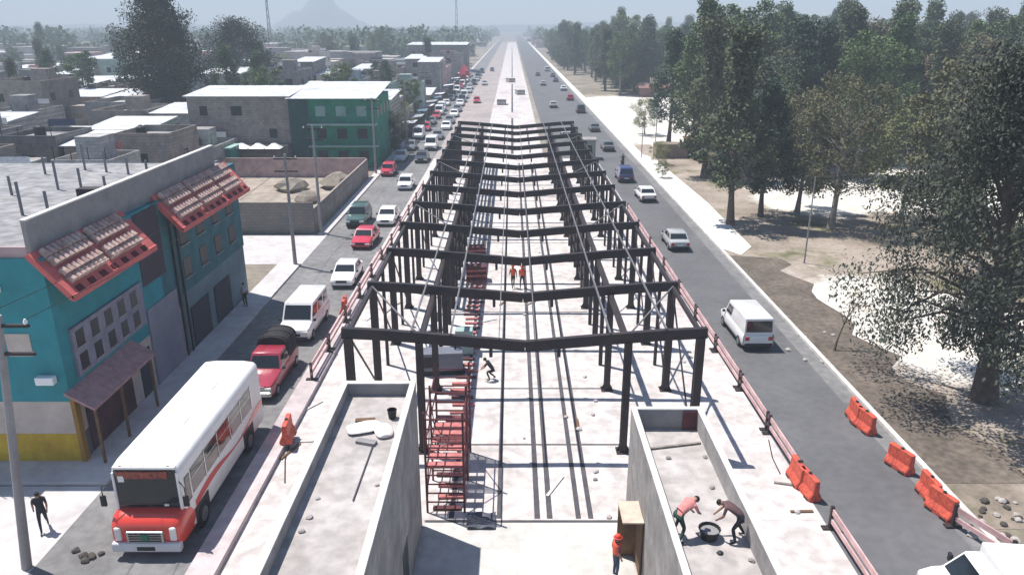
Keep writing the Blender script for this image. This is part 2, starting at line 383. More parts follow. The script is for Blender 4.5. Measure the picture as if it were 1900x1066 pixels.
# sacks and pieces lying on the left roof
sackm = mat('white_sack', (.72, .70, .70), var=.15, scale=3)
def sack(x, y, z, rz, sx=.55, sy=.34, h=.2, label=''):
    mb = MB(); secs = []
    for t, k in ((-1, .55), (-.85, .85), (-.4, 1), (.3, 1.05), (.8, .85), (1, .5)):
        secs.append([(t*sx, sy*k*math.cos(a), h/2+h*.5*k*math.sin(a)) for a in [6.283*j/10 for j in range(10)]])
    tag(mb.loft(secs).build('cement_sack', sackm, loc=(x, y, z), rz=rz, smooth=True), label, 'sack')
x, y = Gp(675, 797, 5.6); sack(x, y, 5.6, .4, label='white sack lying on the left room roof, left of the other one')
x, y = Gp(712, 803, 5.6); sack(x, y, 5.6, 1.9, .4, .28, label='small white sack near the right parapet of the left room roof')
x, y = Gp(678, 783, 5.6); tag(MB().box(-.32, .32, -.1, .1, 0, .12).build('timber_offcut', wood, loc=(x, y, 5.6), rz=.1), 'short dark timber offcut behind the white sacks on the left roof', 'timber')
x, y = Gp(680, 822, 5.6); tag(MB().box(-.32, .32, -.12, .12, 0, .1).build('timber_offcut', wallc, loc=(x, y, 5.6), rz=-.3), 'short grey board in front of the white sacks on the left roof', 'timber')
x, y = Gp(728, 775, 5.6)
bk = MB().lathe((0, 0, 0), [(.12, 0), (.16, .3), (.17, .32), (.15, .32), (.13, .05)], 12)
tag(bk.build('bucket', black, loc=(x, y, 5.6)), 'small black bucket near the far end of the left roof', 'bucket')
for k, (px, py) in enumerate(((590, 925), (575, 960), (700, 900), (560, 985))):
    x, y = Gp(px, py, 5.6)
    rubble('rubble_lump', 'small lump of broken mortar on the left room roof', [(x, y, 5.6, .07+.03*(k % 2))], k, roofd, 'mortar lumps on the left roof')
x, y = Gp(655, 930, 5.6)
tag(MB().bar((x, y, 5.64), (x+.05, y+3.2, 5.64), .03, .03).build('steel_rod', jointm), 'thin steel rod lying lengthwise on the left room roof', 'rod')

# ------------------------------------------------------------------ people
skin = mat('skin', (.30, .17, .115), rough=.6, var=.08, scale=5)
hairm = mat('black_hair', (.012, .010, .009), rough=.7)
def cloth(n, c): return mat('cloth_'+n, c, rough=.9, var=.18, scale=6)
POSES = {
 'stand': dict(pel=(0, 0, .93), sp=(0, .01, 1.12), ch=(0, 0, 1.34), nk=(0, .01, 1.50), hd=(0, .03, 1.62), ht=(0, .02, 1.72),
   shL=(-.18, 0, 1.42), elL=(-.24, -.02, 1.14), wrL=(-.24, .08, .90), shR=(.18, 0, 1.42), elR=(.24, -.02, 1.14), wrR=(.24, .08, .90),
   hpL=(-.09, 0, .90), knL=(-.10, .03, .50), anL=(-.11, 0, .09), toL=(-.13, .17, .04), hpR=(.09, 0, .90), knR=(.10, .03, .50), anR=(.11, -.03, .09), toR=(.13, .14, .04)),
 'walk': dict(pel=(0, 0, .90), sp=(0, .02, 1.10), ch=(0, .04, 1.32), nk=(0, .05, 1.48), hd=(0, .08, 1.60), ht=(0, .07, 1.70),
   shL=(-.18, .03, 1.40), elL=(-.23, .10, 1.13), wrL=(-.22, .28, .96), shR=(.18, .05, 1.40), elR=(.23, -.10, 1.14), wrR=(.23, -.10, .90),
   hpL=(-.09, 0, .88), knL=(-.10, -.08, .48), anL=(-.10, -.36, .15), toL=(-.11, -.26, .03), hpR=(.09, 0, .88), knR=(.10, .20, .50), anR=(.10, .27, .09), toR=(.12, .44, .04)),
 'bend': dict(pel=(0, -.18, .88), sp=(0, .02, 1.00), ch=(0, .24, 1.12), nk=(0, .38, 1.17), hd=(0, .50, 1.15), ht=(0, .59, 1.17),
   shL=(-.18, .30, 1.13), elL=(-.24, .36, .86), wrL=(-.14, .52, .66), shR=(.18, .30, 1.13), elR=(.25, .40, .88), wrR=(.12, .60, .70),
   hpL=(-.10, -.17, .86), knL=(-.20, .06, .48), anL=(-.26, -.05, .09), toL=(-.30, .12, .04), hpR=(.10, -.17, .86), knR=(.20, -.05, .46), anR=(.26, -.26, .09), toR=(.30, -.09, .04)),
 'crouch': dict(pel=(0, -.16, .62), sp=(0, .0, .78), ch=(0, .16, .96), nk=(0, .26, 1.08), hd=(0, .35, 1.17), ht=(0, .40, 1.27),
   shL=(-.18, .20, 1.02), elL=(-.26, .34, .80), wrL=(-.14, .52, .66), shR=(.18, .20, 1.02), elR=(.26, .34, .80), wrR=(.14, .54, .64),
   hpL=(-.10, -.15, .60), knL=(-.18, .22, .52), anL=(-.18, .05, .09), toL=(-.20, .22, .04), hpR=(.10, -.15, .60), knR=(.16, .14, .34), anR=(.16, -.20, .10), toR=(.17, -.04, .04)),
}
def person(label, pose, loc, rz, shirt, trousers, vest=None, hat=None, bare=False, group=None, shoes=None):
    P = {k: Vector(v) for k, v in POSES[pose].items()}
    V = []; E = []; RAD = []
    def ad(p, r): V.append(p); RAD.append(r if hasattr(r, '__len__') else (r, r)); return len(V)-1
    pel = ad(P['pel'], (.145, .115)); sp = ad(P['sp'], (.135, .10)); ch = ad(P['ch'], (.165, .115)); nk = ad(P['nk'], .058)
    hd = ad(P['hd'], (.078, .092)); ht = ad(P['ht'], (.062, .07))
    E += [(pel, sp), (sp, ch), (ch, nk), (nk, hd), (hd, ht)]
    seg = [('torso', P['pel'], P['ch']), ('torso', P['ch'], P['nk']), ('head', P['nk']+(P['hd']-P['nk'])*.35, P['ht'])]
    for s_ in 'LR':
        sh, el, wr = P['sh'+s_], P['el'+s_], P['wr'+s_]
        a = ad(sh, .062); b = ad(sh.lerp(el, .5), .052); c = ad(el, .043); d = ad(el.lerp(wr, .4), .041); e = ad(wr, .028)
        hdir = (wr-el).normalized(); palm = wr+hdir*.09; f = ad(wr+hdir*.045, (.036, .022)); g = ad(palm, (.040, .018))
        E += [(ch, a), (a, b), (b, c), (c, d), (d, e), (e, f), (f, g)]
        seg += [('sleeve', sh, sh.lerp(el, .75)), ('arm', sh.lerp(el, .8), palm+hdir*.1)]
        side = hdir.cross(Vector((0, 1, .01))).normalized(); nrm = side.cross(hdir)
        for k, ln in ((-1.5, .060), (-.5, .074), (.5, .070), (1.5, .055)):      # four fingers, bent
            p0 = palm+side*k*.018-hdir*.02; p1 = palm+side*k*.020+hdir*ln*.5; p2 = p1+hdir*ln*.35+nrm*.02; p3 = p2+hdir*ln*.2+nrm*.022
            q = [ad(t, .0085) for t in (p0, p1, p2, p3)]; E += list(zip(q, q[1:]))
        t0 = wr+hdir*.035; q = [ad(t, .010) for t in (t0, t0+side*.038+hdir*.02, t0+side*.05+hdir*.055)]; E += list(zip(q, q[1:]))
        hp, kn, an, to = P['hp'+s_], P['kn'+s_], P['an'+s_], P['to'+s_]
        a = ad(hp.lerp(kn, .12), .092); b = ad(hp.lerp(kn, .5), .078); c = ad(kn, .058); d = ad(kn.lerp(an, .35), .056); e = ad(an, .038); f = ad(to, (.042, .026))
        E += [(pel, a), (a, b), (b, c), (c, d), (d, e), (e, f)]
        seg += [('leg', hp, an.lerp(kn, .1)), ('foot', an, to)]
    me = bpy.data.meshes.new('tmp'); me.from_pydata(V, E, []); o = bpy.data.objects.new('tmp', me); COL.objects.link(o)
    sm = o.modifiers.new('s', 'SKIN'); sm.use_smooth_shade = True
    for i, r in enumerate(RAD): o.data.skin_vertices[0].data[i].radius = r; o.data.skin_vertices[0].data[i].use_root = (i == 0)
    o.modifiers.new('d', 'SUBSURF').levels = 1
    dg = bpy.context.evaluated_depsgraph_get(); dg.update()
    bm_ = bpy.data.meshes.new_from_object(o.evaluated_get(dg)); bpy.data.objects.remove(o)
    mats = [skin, shirt, trousers, shoes or black, hairm]; bm_.materials.clear()
    for q in mats: bm_.materials.append(q)
    idx = {'torso': 1 if not bare else 0, 'sleeve': 1 if not bare else 0, 'arm': 0, 'head': 0, 'leg': 2, 'foot': 3}
    for p in bm_.polygons:
        c = p.center; best = None
        for nme, a, b in seg:
            ab = b-a; t = max(0, min(1, (c-a).dot(ab)/ab.length_squared)); d = (c-a-ab*t).length
            if best is None or d < best[0]: best = (d, nme)
        n_ = best[1]; up = (P['ch']-P['pel']).normalized()
        if n_ == 'torso' and (c-P['pel']).dot(up) < .03: p.material_index = 2
        else: p.material_index = idx[n_]
    # nose, ears and eyes joined to the same mesh
    hu = (P['ht']-P['nk']).normalized(); fw = Vector((0, 1, 0)); fw = (fw-hu*fw.dot(hu)).normalized(); rt = fw.cross(hu)
    if pose == 'bend': fw = Vector((0, .5, -.86)); fw = (fw-hu*fw.dot(hu)).normalized(); rt = fw.cross(hu)
    vs = [v.co[:] for v in bm_.vertices]; fs = [list(p.vertices) for p in bm_.polygons]; mi = [p.material_index for p in bm_.polygons]
    def bump(c, r, m):
        b = len(vs)
        for q in ((r, 0, 0), (-r, 0, 0), (0, r, 0), (0, -r, 0), (0, 0, r), (0, 0, -r)): vs.append(tuple(c+rt*q[0]+fw*q[1]+hu*q[2]))
        for t in ((0, 2, 4), (2, 1, 4), (1, 3, 4), (3, 0, 4), (2, 0, 5), (1, 2, 5), (3, 1, 5), (0, 3, 5)): fs.append([b+i for i in t]); mi.append(m)
    hc = P['hd']
    bump(hc+fw*.092-hu*.005, .018, 0); bump(hc+rt*.082, .022, 0); bump(hc-rt*.082, .022, 0)
    bump(hc+fw*.082+rt*.03+hu*.02, .011, 4); bump(hc+fw*.082-rt*.03+hu*.02, .011, 4); bump(hc+fw*.082-hu*.04, .014, 4)
    ro = empty('person', loc, rz, label, 'person', group)
    mb = MB(); mb.v = vs; mb.f = fs; mb.m = mi; bo = mb.build('body', mats, ro, smooth=False); bo.data.shade_smooth(); bpy.data.meshes.remove(bm_)
    # hair or hat
    n = 12; rings = []
    for a, k in ((-.25, 1.0), (.1, 1.04), (.45, .98), (.8, .78), (1.2, .42), (1.5, .05)):
        rings.append([hc+hu*(.01+.098*math.sin(a))+(rt*math.cos(t)*.084+fw*(math.sin(t)*.094-.012))*math.cos(a)*1.05 for t in [6.283*j/n for j in range(n)]])
    MB().loft(rings).build('hair', hairm, ro, smooth=True)
    if hat:
        rings = []
        for h_, r_ in ((.035, .155), (.045, .155), (.05, .118), (.10, .112), (.145, .08), (.162, .02)):
            rings.append([hc+hu*h_+(rt*math.cos(t)*r_*.92+fw*math.sin(t)*r_*1.05) for t in [6.283*j/n for j in range(n)]])
        MB().loft(rings).build('hard_hat', hat, ro, smooth=True)
    if vest:
        rings = []
        up = (P['nk']-P['pel']).normalized(); sd = (P['shR']-P['shL']).normalized(); fr = up.cross(sd)
        for t_, w_, d_ in ((.18, .168, .128), (.45, .168, .128), (.72, .198, .14), (.90, .18, .125), (1.0, .10, .085)):
            c = P['pel'].lerp(P['nk'], t_)
            rings.append([c+sd*math.cos(t)*w_+fr*math.sin(t)*d_ for t in [6.283*j/16 for j in range(16)]])
        MB().loft(rings, caps=False).build('vest', vest, ro, smooth=True)
    return ro
vestm = mat('orange_vest', (.75, .12, .07), rough=.8, var=.15, scale=8)
pinkm = cloth('salmon', (.62, .24, .22)); brownm = cloth('brown', (.13, .075, .075)); greenm = cloth('dark_green', (.03, .075, .055))
darkm = cloth('charcoal', (.03, .03, .038)); denim = cloth('denim', (.05, .07, .12)); whitem = cloth('white', (.7, .7, .7)); maroon = cloth('maroon', (.16, .05, .06))
hatw = mat('white_hat', (.75, .75, .73), rough=.4); hatr = mat('red_hat', (.6, .06, .04), rough=.4)
x, y = Gp(1262, 996, 3.75)
person('worker in salmon shirt bending by the left parapet of the right roof', 'bend', (x, y, 3.75), R(-62), pinkm, greenm, vest=pinkm)
x, y = Gp(1362, 1000, 3.75)
person('bare-headed worker in brown clothes stooping over a black mortar tub on the right roof', 'bend', (x, y, 3.75), R(70), brownm, darkm)
x, y = Gp(1315, 996, 3.75)
tb = empty('mortar_tub', (x, y, 3.75), .1, 'black mortar tub standing between the two workers on the right roof', 'tub')
MB().lathe((0, 0, 0), [(.24, 0), (.31, .3), (.33, .32), (.30, .32), (.25, .06)], 16).build('tub_shell', black, tb, smooth=True)
MB().lathe((0, 0, .2), [(.27, 0), (.28, .03)], 16).build('mortar', wallc, tb)
x, y = Gp(1336, 1026, 3.75); rubble('rubble_lump', 'dark lump lying in front of the tub on the right roof', [(x, y, 3.75, .1)], 9, black)
for k, (px, py) in enumerate(((1318, 848), (1322, 905), (1240, 850), (1395, 1040))):
    x, y = Gp(px, py, 3.75); x = min(max(x, 4.75), 6.75); rubble('brick_piece', 'small broken block piece on the right room roof', [(x, y, 3.75, .1)], 20+k, wallp, 'block pieces on the right roof')
x, y = Gp(1260, 832, 3.75)
tag(MB().bar((4.66, y-.1, 3.8), (6.8, y+.35, 3.8), .1, .05).build('plank', barkp), 'pale plank lying across the far end of the right roof', 'plank')
MBp = MB().box(6.35, 6.86, 24.86, 24.92, 3.76, 4.5)
tag(MBp.build('red_panel', redst), 'dark red metal panel leaning at the far right corner of the right roof', 'panel')
# worker by the brown plywood hut next to the right room
x, y = Gp(1152, 1052, .03)
hut = empty('plywood_locker', (4.05, 21.9, .03), 0, 'open brown plywood locker against the left side of the right room', 'locker')
MB().box(-.32, .36, .55, .6, 0, 2.2).build('back_panel', wood, hut); MB().box(.31, .36, -.6, .55, 0, 2.2).build('side_panel', wood, hut)
MB().box(-.34, .38, -.62, .62, 2.2, 2.25).build('top_panel', mat('pale_plywood', (.5, .42, .34), var=.3, scale=1.5), hut)
person('worker in a red vest standing in front of the brown plywood locker', 'stand', (3.55, 21.3, .03), R(-70), maroon, denim, vest=vestm, hat=hatr)
# workers inside the frame
x, y = Gp(952, 535); person('left one of two workers in red vests walking far down the busway', 'walk', (x, y, .03), R(10), maroon, darkm, vest=vestm, hat=hatr)
x, y = Gp(969, 535); person('right one of two workers in red vests walking far down the busway', 'walk', (x, y, .03), R(170), maroon, darkm, vest=vestm, hat=hatr)
x, y = Gp(912, 705); person('worker in charcoal clothes crouching beside the grey generator in the busway', 'crouch', (x, y, .03), R(80), darkm, darkm, hat=None)
# pedestrians
x, y = Gp(84, 982); person('pedestrian in black clothes walking on the pale side street, lower left', 'walk', (x, y, 0), R(-150), darkm, darkm)
x, y = Gp(431, 572); person('pedestrian in white top and dark trousers by the grey facade', 'stand', (-17.9, y, .13), R(160), whitem, darkm)

# ------------------------------------------------------------------ red scaffold and clutter in the busway
sc = empty('scaffold', (-2.95, 26.2, 0), 0, 'red oxide scaffold tower of ladders and decks beside the left room', 'scaffold')
for x0, y0 in ((-.35, -1.2), (1.1, -1.2), (-.35, 1.0), (1.1, 1.0), (-.35, 3.2), (1.1, 3.2)):
    MB().tube([(x0, y0, .03), (x0, y0, 4.4)], .045, 8).build('upright', redst, sc)
for y0 in (-1.2, 1.0, 3.2):
    for z in (.5, .9, 1.3, 1.7, 2.1, 2.5, 2.9, 3.3, 3.7, 4.1): MB().tube([(-.35, y0, z), (1.1, y0, z)], .032, 6).build('rung', redst, sc)
for x0 in (-.35, 1.1):
    for z in (1.0, 1.9, 3.0, 3.9): MB().tube([(x0, -1.2, z), (x0, 3.2, z)], .03, 6).build('rail', redst, sc)
    MB().tube([(x0, -1.2, .3), (x0, 1.0, 3.9)], .025, 6).build('brace', redst, sc); MB().tube([(x0, 1.0, 3.9), (x0, 3.2, .3)], .025, 6).build('brace', redst, sc)
deckm = mat('pink_deck', (.50, .17, .16), var=.4, scale=3)
for k in range(7): MB().box(-.3, 1.05, -1.1+k*.62, -.72+k*.62, 1.95, 2.0).build('deck_board', deckm, sc)
for k in range(40):
    o = MB().box(-.55, .55, -.11, .11, 0, .08).build('formwork_plank', deckm if k % 3 else redst, loc=(-2.55+.12*math.sin(k*1.3), 25.2+k*.78, .05), rz=.06*math.sin(k*2))
    tag(o, 'red formwork plank lying crosswise in the long strip under and behind the scaffold', 'plank', 'red formwork planks')
x, y = Gp(880, 500)
for k in range(2):
    x, y = Gp(884, 520-k*38); o = empty('material_stack', (x, y, .03), .1, ('nearer' if k == 0 else 'farther')+' red stack of formwork panels under the steel beams, left of the walking workers', 'stack')
    for q in range(6): MB().box(-.75, .75, -.5, .5, q*.2, q*.2+.16).build('panel', redst if q % 2 else deckm, o)
x, y = Gp(822, 690)
g = empty('generator', (x, y, .03), .1, 'grey site generator on skids at left of the busway', 'generator')
gm = mat('grey_machine', (.16, .17, .21), rough=.5, var=.2)
MB().box(-1.1, 1.1, -.5, .5, .25, 1.3).build('housing', gm, g, bevel=.06); MB().box(-1.2, 1.2, -.45, -.3, .02, .22).build('skid', steel, g); MB().box(-1.2, 1.2, .3, .45, .02, .22).build('skid', steel, g)
MB().tube([(.7, 0, 1.3), (.7, 0, 1.6), (.8, 0, 1.75)], .05).build('exhaust', steel, g); MB().box(-1.0, -.3, -.53, -.505, .5, 1.1).build('grille', steel, g)
x, y = Gp(862, 655)
g = empty('control_cabinet', (x, y, .03), 0, 'pale green metal cabinet standing beside the busway floor joints', 'cabinet')
pgm = mat('pale_green_metal', (.34, .45, .42), rough=.5)
MB().box(-.5, .5, -.35, .35, .05, 1.5).build('cabinet_body', pgm, g, bevel=.03); MB().box(-.1, .12, -.38, -.355, .8, 1.1).build('panel', steel, g); MB().box(-.45, .45, -.3, .3, .0, .05).build('plinth', steel, g)
tarpm = mat('dark_blue_grey_tarp', (.07, .075, .10), rough=.6, var=.3, scale=3)
x, y = Gp(893, 968)
mb = MB(); N_ = 9
for i in range(N_):
    for j in range(N_): mb.v.append((-.55+1.1*i/(N_-1), -.5+.95*j/(N_-1), .05+.05*math.sin(i*1.3)*math.cos(j*1.1)+.05))
for i in range(N_-1):
    for j in range(N_-1): a = i*N_+j; mb.f.append([a, a+N_, a+N_+1, a+1]); mb.m.append(0)
to = mb.build('tarpaulin', tarpm, loc=(x, y, .03)); to.modifiers.new('t', 'SOLIDIFY').thickness = .02; tag(to, 'dark blue grey tarpaulin folded over the first floor joint near the left room', 'tarpaulin')
x, y = Gp(800, 612)
sack(x, y, .05, .5, .9, .5, .35, label='big white sack between the left columns of the frame')
for k, (px, py) in enumerate(((1100, 770), (1105, 745), (1050, 775), (1130, 960), (1085, 700))):
    x, y = Gp(px, py); rubble('rubble_lump', 'small lump of rubble scattered on the busway slab', [(x, y, .03, .12)], 40+k, pinkc, 'rubble on the busway slab')

rr = random.Random(91)
WH = [('left works strip', -10, -7.4, 26, 100), ('right works strip', 8.6, 11.6, 22, 100), ('busway slab', -2, 4.2, 27, 95)]
for k in range(60):
    nm_, x0, x1, y0, y1 = WH[k % 3]; x = rr.uniform(x0, x1); y = y0+(y1-y0)*rr.random()**1.7
    if k % 4 == 0: tag(MB().box(-rr.uniform(.4, 1.3), .4, -.06, .06, 0, .06).build('timber', rr.choice([wood, barkp, kerbm]), loc=(x, y, .022), rz=rr.uniform(0, 3)), 'loose timber lying on the '+nm_, 'timber', 'loose timbers on the '+nm_)
    elif k % 4 == 1: tag(MB().tube([(0, 0, .03), (rr.uniform(.8, 2), .1, .03), (rr.uniform(2.1, 3.4), 0, .03)], .025, 6).build('pipe', steel, loc=(x, y, .022), rz=rr.uniform(1.2, 1.9)), 'thin dark pipe lying on the '+nm_, 'pipe', 'pipes on the '+nm_)
    else: rubble('rubble_lump', 'small mortar lump on the '+nm_, [(x, y, .02, rr.uniform(.06, .16))], 500+k, rr.choice([conc, wallc, pinkc]), 'mortar lumps on the '+nm_)
# ------------------------------------------------------------------ vehicles
def paint(n, c, r=.28): return mat('paint_'+n, c, rough=r, var=.04, scale=.8, coat=.5, spec=.5)
def section(y, hw, zb, zt):
    zm = zb+(zt-zb)*.45; pts = [(hw*.90, zb), (hw*.985, zb+.10), (hw, zm), (hw*.985, zt-.12), (hw*.93, zt-.03), (hw*.80, zt+.005), (hw*.4, zt+.02)]
    return [(x, y, z) for x, z in pts] + [(-x, y, z) for x, z in reversed(pts)]
KINDS = {  # L W H, belt, hood z front/back, trunk z, ws base y, ws top y, rear top y, rear base y
 'sedan': (4.4, 1.74, 1.43, .92, .70, .90, .93, 1.02, .35, -.95, -1.55),
 'hatch': (3.8, 1.66, 1.5, .93, .74, .92, .95, .98, .40, -1.25, -1.72),
 'suv':   (4.5, 1.84, 1.78, 1.06, .88, 1.04, 1.06, .95, .40, -1.75, -2.1),
 'van':   (4.7, 1.80, 1.98, 1.05, .88, 1.04, 1.05, 1.45, .85, -2.18, -2.28),
 'pickup':(5.2, 1.86, 1.75, 1.02, .90, 1.02, 1.0, .85, .35, -.95, -1.05),
}
def vehicle(kind, pm, cat, dark_roof=None, simple=False, panel=False):
    Ln, Wd, Ht, belt, hf, hb, tk, ya, yc, yd, yb = KINDS[kind]; hw = Wd/2; l2 = Ln/2
    r = empty(cat.replace(' ', '_'), (0, 0, 0)); r['category'] = cat
    z0 = .24
    st = [(l2, .80, .42, hf-.12), (l2-.06, .90, .30, hf-.03), (l2-.35, .98, z0, hf+.03), (ya+.25, 1, z0, hb-.01), (ya, 1, z0, belt), (0, 1, z0, belt), (yb, 1, z0, tk),
          (-l2+.35, .99, z0, tk-.01 if kind != 'sedan' else tk-.02), (-l2+.06, .93, .32, tk-.06), (-l2, .86, .42, tk-.14)]
    MB().loft([section(y, hw*k, a, b) for y, k, a, b in st]).build('body', pm, r, smooth=True)
    # cabin
    tw = hw*.80 if kind != 'van' else hw*.88; bw = hw*.93; zr = Ht
    def ring(f):
        y1 = ya+(yc-ya)*f; y2 = yb+(yd-yb)*f; w = bw+(tw-bw)*f; z = belt-.05+(zr-.05-belt+.05)*f
        return [(w, y2, z), (w, y1, z), (-w, y1, z), (-w, y2, z)]
    top = [(tw*.9, yd+.06, zr), (tw*.9, yc-.06, zr), (-tw*.9, yc-.06, zr), (-tw*.9, yd+.06, zr)]
    MB().loft([ring(0), ring(.5), ring(1), top]).build('cabin', pm, r, smooth=True)
    def pane(name, c4, out, m=glass):
        c4 = [Vector(p) for p in c4]; o = Vector(out)*.012; c = sum(c4, Vector())/4
        q = [c+(p-c)*.9+o for p in c4]; q2 = [p-o*2.5 for p in q]
        MB().add(q+q2, [(0, 1, 2, 3), (7, 6, 5, 4), (0, 4, 5, 1), (1, 5, 6, 2), (2, 6, 7, 3), (3, 7, 4, 0)]).build(name, m, r)
    def yz(f, front): return (ya+(yc-ya)*f, belt-.05+(zr-belt)*f) if front else (yb+(yd-yb)*f, belt-.05+(zr-belt)*f)
    def wd(f): return bw+(tw-bw)*f
    a, b = yz(.10, 1), yz(.92, 1)
    pane('windshield', [(-wd(.1), a[0], a[1]), (wd(.1), a[0], a[1]), (wd(.92), b[0], b[1]), (-wd(.92), b[0], b[1])], (0, 1, .6))
    a, b = yz(.12, 0), yz(.9, 0)
    pane('rear_window', [(-wd(.1), a[0], a[1]), (wd(.1), a[0], a[1]), (wd(.92), b[0], b[1]), (-wd(.92), b[0], b[1])], (0, -1, .5))
    if not simple:
        a = yz(.15, 1); b = yz(.85, 1); c = yz(.85, 0); d = yz(.15, 0)
        cuts = [(0, .48), (.52, 1)] if kind != 'van' else [(0, .3), (.34, .66), (.7, 1)]
        if panel: cuts = cuts[:1]
        for s_ in (1, -1):
            for u, v in cuts:
                def L_(p, q, t): return p+(q-p)*t
                pane('side_window', [(s_*wd(.15), L_(a[0]-.1, d[0]+.1, u), a[1]), (s_*wd(.15), L_(a[0]-.1, d[0]+.1, v), a[1]), (s_*wd(.85), L_(b[0]-.08, c[0]+.08, v), b[1]), (s_*wd(.85), L_(b[0]-.08, c[0]+.08, u), b[1])], (s_, 0, .2))
            MB().box(s_*hw*.98 if s_ > 0 else s_*hw*.98-.16, s_*hw*.98+.16 if s_ > 0 else s_*hw*.98, ya-.22, ya-.08, belt-.02, belt+.13).build('mirror', black, r, bevel=.03)
            MB().box(s_*hw-(.03 if s_ > 0 else -.008), s_*hw+(.008 if s_ > 0 else .03), -l2+.9, l2-.95, .34, .42).build('side_trim', black, r) if s_ > 0 else MB().box(-hw-.008, -hw+.03, -l2+.9, l2-.95, .34, .42).build('side_trim', black, r)
        MB().box(-hw*.45, hw*.45, l2-.03, l2+.012, .52, .66).build('grille', black, r)
        MB().box(-.26, .26, l2-.02, l2+.02, .38, .48).build('number_plate', whitep, r); MB().box(-.26, .26, -l2-.02, -l2+.02, .55, .67).build('number_plate', whitep, r)
    MB().box(-hw*.88, hw*.88, l2-.12, l2+.05, .30, .48).build('front_bumper', black if kind in ('van', 'suv') else pm, r, bevel=.04)
    MB().box(-hw*.88, hw*.88, -l2-.05, -l2+.12, .30, .50).build('rear_bumper', black, r, bevel=.04)
    for s_ in (1, -1):
        MB().box(s_*hw*.68-.2, s_*hw*.68+.2, l2-.12, l2+.015, hf-.28, hf-.10).build('headlight', lampw, r, bevel=.03)
        MB().box(s_*hw*.74-.13, s_*hw*.74+.13, -l2-.015, -l2+.1, tk-.38, tk-.14).build('taillight', lampr, r, bevel=.02)
        for yy in (l2-.82, -l2+.85):
            w = MB(); w.tube([(-.1, 0, 0), (-.09, 0, 0), (.09, 0, 0), (.1, 0, 0)], [.29, .32, .32, .29], 16)
            wo = w.build('wheel', tyre, r, loc=(s_*(hw-.09), yy, .32), smooth=True)
            if not simple:
                MB().tube([(s_*.085, 0, 0), (s_*.112, 0, 0)], .19, 14).build('rim', rimm, wo)
    return r
WHT = paint('white', (.80, .80, .80)); SIL = paint('silver', (.42, .43, .44)); RED = paint('red', (.52, .03, .06)); BLU = paint('blue', (.035, .05, .16)); DRK = paint('dark', (.03, .035, .038)); GRN = paint('green', (.05, .10, .085)); MAR = paint('maroon', (.33, .03, .055)); GRY = paint('grey', (.14, .15, .16))
def veh(kind, pm, cat, X, Y, head, label, group=None, **k):
    o = vehicle(kind, pm, cat, **k); o.location = (X, Y, .005); o.rotation_euler = (0, 0, head); tag(o, label, cat, group); return o
PI = math.pi
veh('van', WHT, 'van', -12.95, 43.9, PI-.02, 'white passenger van facing the camera, behind the maroon pickup on the left road').scale = (1.08, 1.08, 1.08)
veh('sedan', WHT, 'car', -12.3, 53.6, PI, 'white sedan with greenish windscreen directly behind the white passenger van')
veh('sedan', RED, 'car', -12.75, 63.6, PI-.05, 'bright red sedan in the left road traffic')
veh('suv', GRN, 'suv', -14.7, 70.8, PI, 'dark green grey suv beside the kerb, behind and left of the red sedan')
veh('sedan', WHT, 'car', -12.0, 71.4, PI, 'white sedan right behind the red sedan')
veh('hatch', WHT, 'car', -12.4, 87.5, PI, 'white hatchback alone beside the middle of the steel frame, left road')
veh('sedan', DRK, 'car', -12.6, 106, PI, 'black sedan ahead of the long white car near the far end of the frame')
veh('van', WHT, 'van', -12.4, 117, PI, 'white van behind the black sedan near the far end of the frame')
veh('sedan', SIL, 'car', 14.1, 63.0, 0, 'silver sedan with dark rear window driving away, right road')
veh('sedan', WHT, 'car', 14.6, 81.5, .03, 'white sedan driving away behind the blue suv on the right road')
veh('suv', BLU, 'suv', 13.8, 92.3, 0, 'dark blue suv driving away on the right road')
v = veh('van', WHT, 'van', 14.3, 42.9, .02, 'white panel van driving away on the right road beside the first frames', panel=True)
v.scale = (1.02, 1.05, 1.02)
# roof rack bars on the near passenger van skipped in photo; near white light truck entering at lower right
# small light truck, nose to the left
t = empty('light_truck', (16.0, 19.55, 0), PI/2-.08, 'white light truck with box body crossing at the lower right corner', 'truck')
def P_(n, a, b, c, d, e, f, m, bev=0): return MB().box(a, b, c, d, e, f).build(n, m, t, bevel=bev)
P_('cargo_box', -.95, .95, -2.5, .75, .62, 2.1, whitep, .05); P_('chassis', -.7, .7, -2.4, 2.4, .35, .6, black)
MB().loft([section(2.6, .86, .4, 1.0), section(2.2, .93, .3, 1.12), section(1.7, .93, .3, 1.2), section(.8, .93, .3, 1.25)]).build('hood', whitep, t, smooth=True)
MB().loft([[(.86, .82, 1.15), (.86, 1.85, 1.15), (-.86, 1.85, 1.15), (-.86, .82, 1.15)], [(.74, .82, 1.85), (.74, 1.3, 1.85), (-.74, 1.3, 1.85), (-.74, .82, 1.85)], [(.66, .86, 1.92), (.66, 1.2, 1.92), (-.66, 1.2, 1.92), (-.66, .86, 1.92)]]).build('cab', whitep, t, smooth=True)
MB().add([(-.78, 1.83, 1.2), (.78, 1.83, 1.2), (.68, 1.36, 1.8), (-.68, 1.36, 1.8)], [(0, 1, 2, 3)]).build('windshield', glass, t)
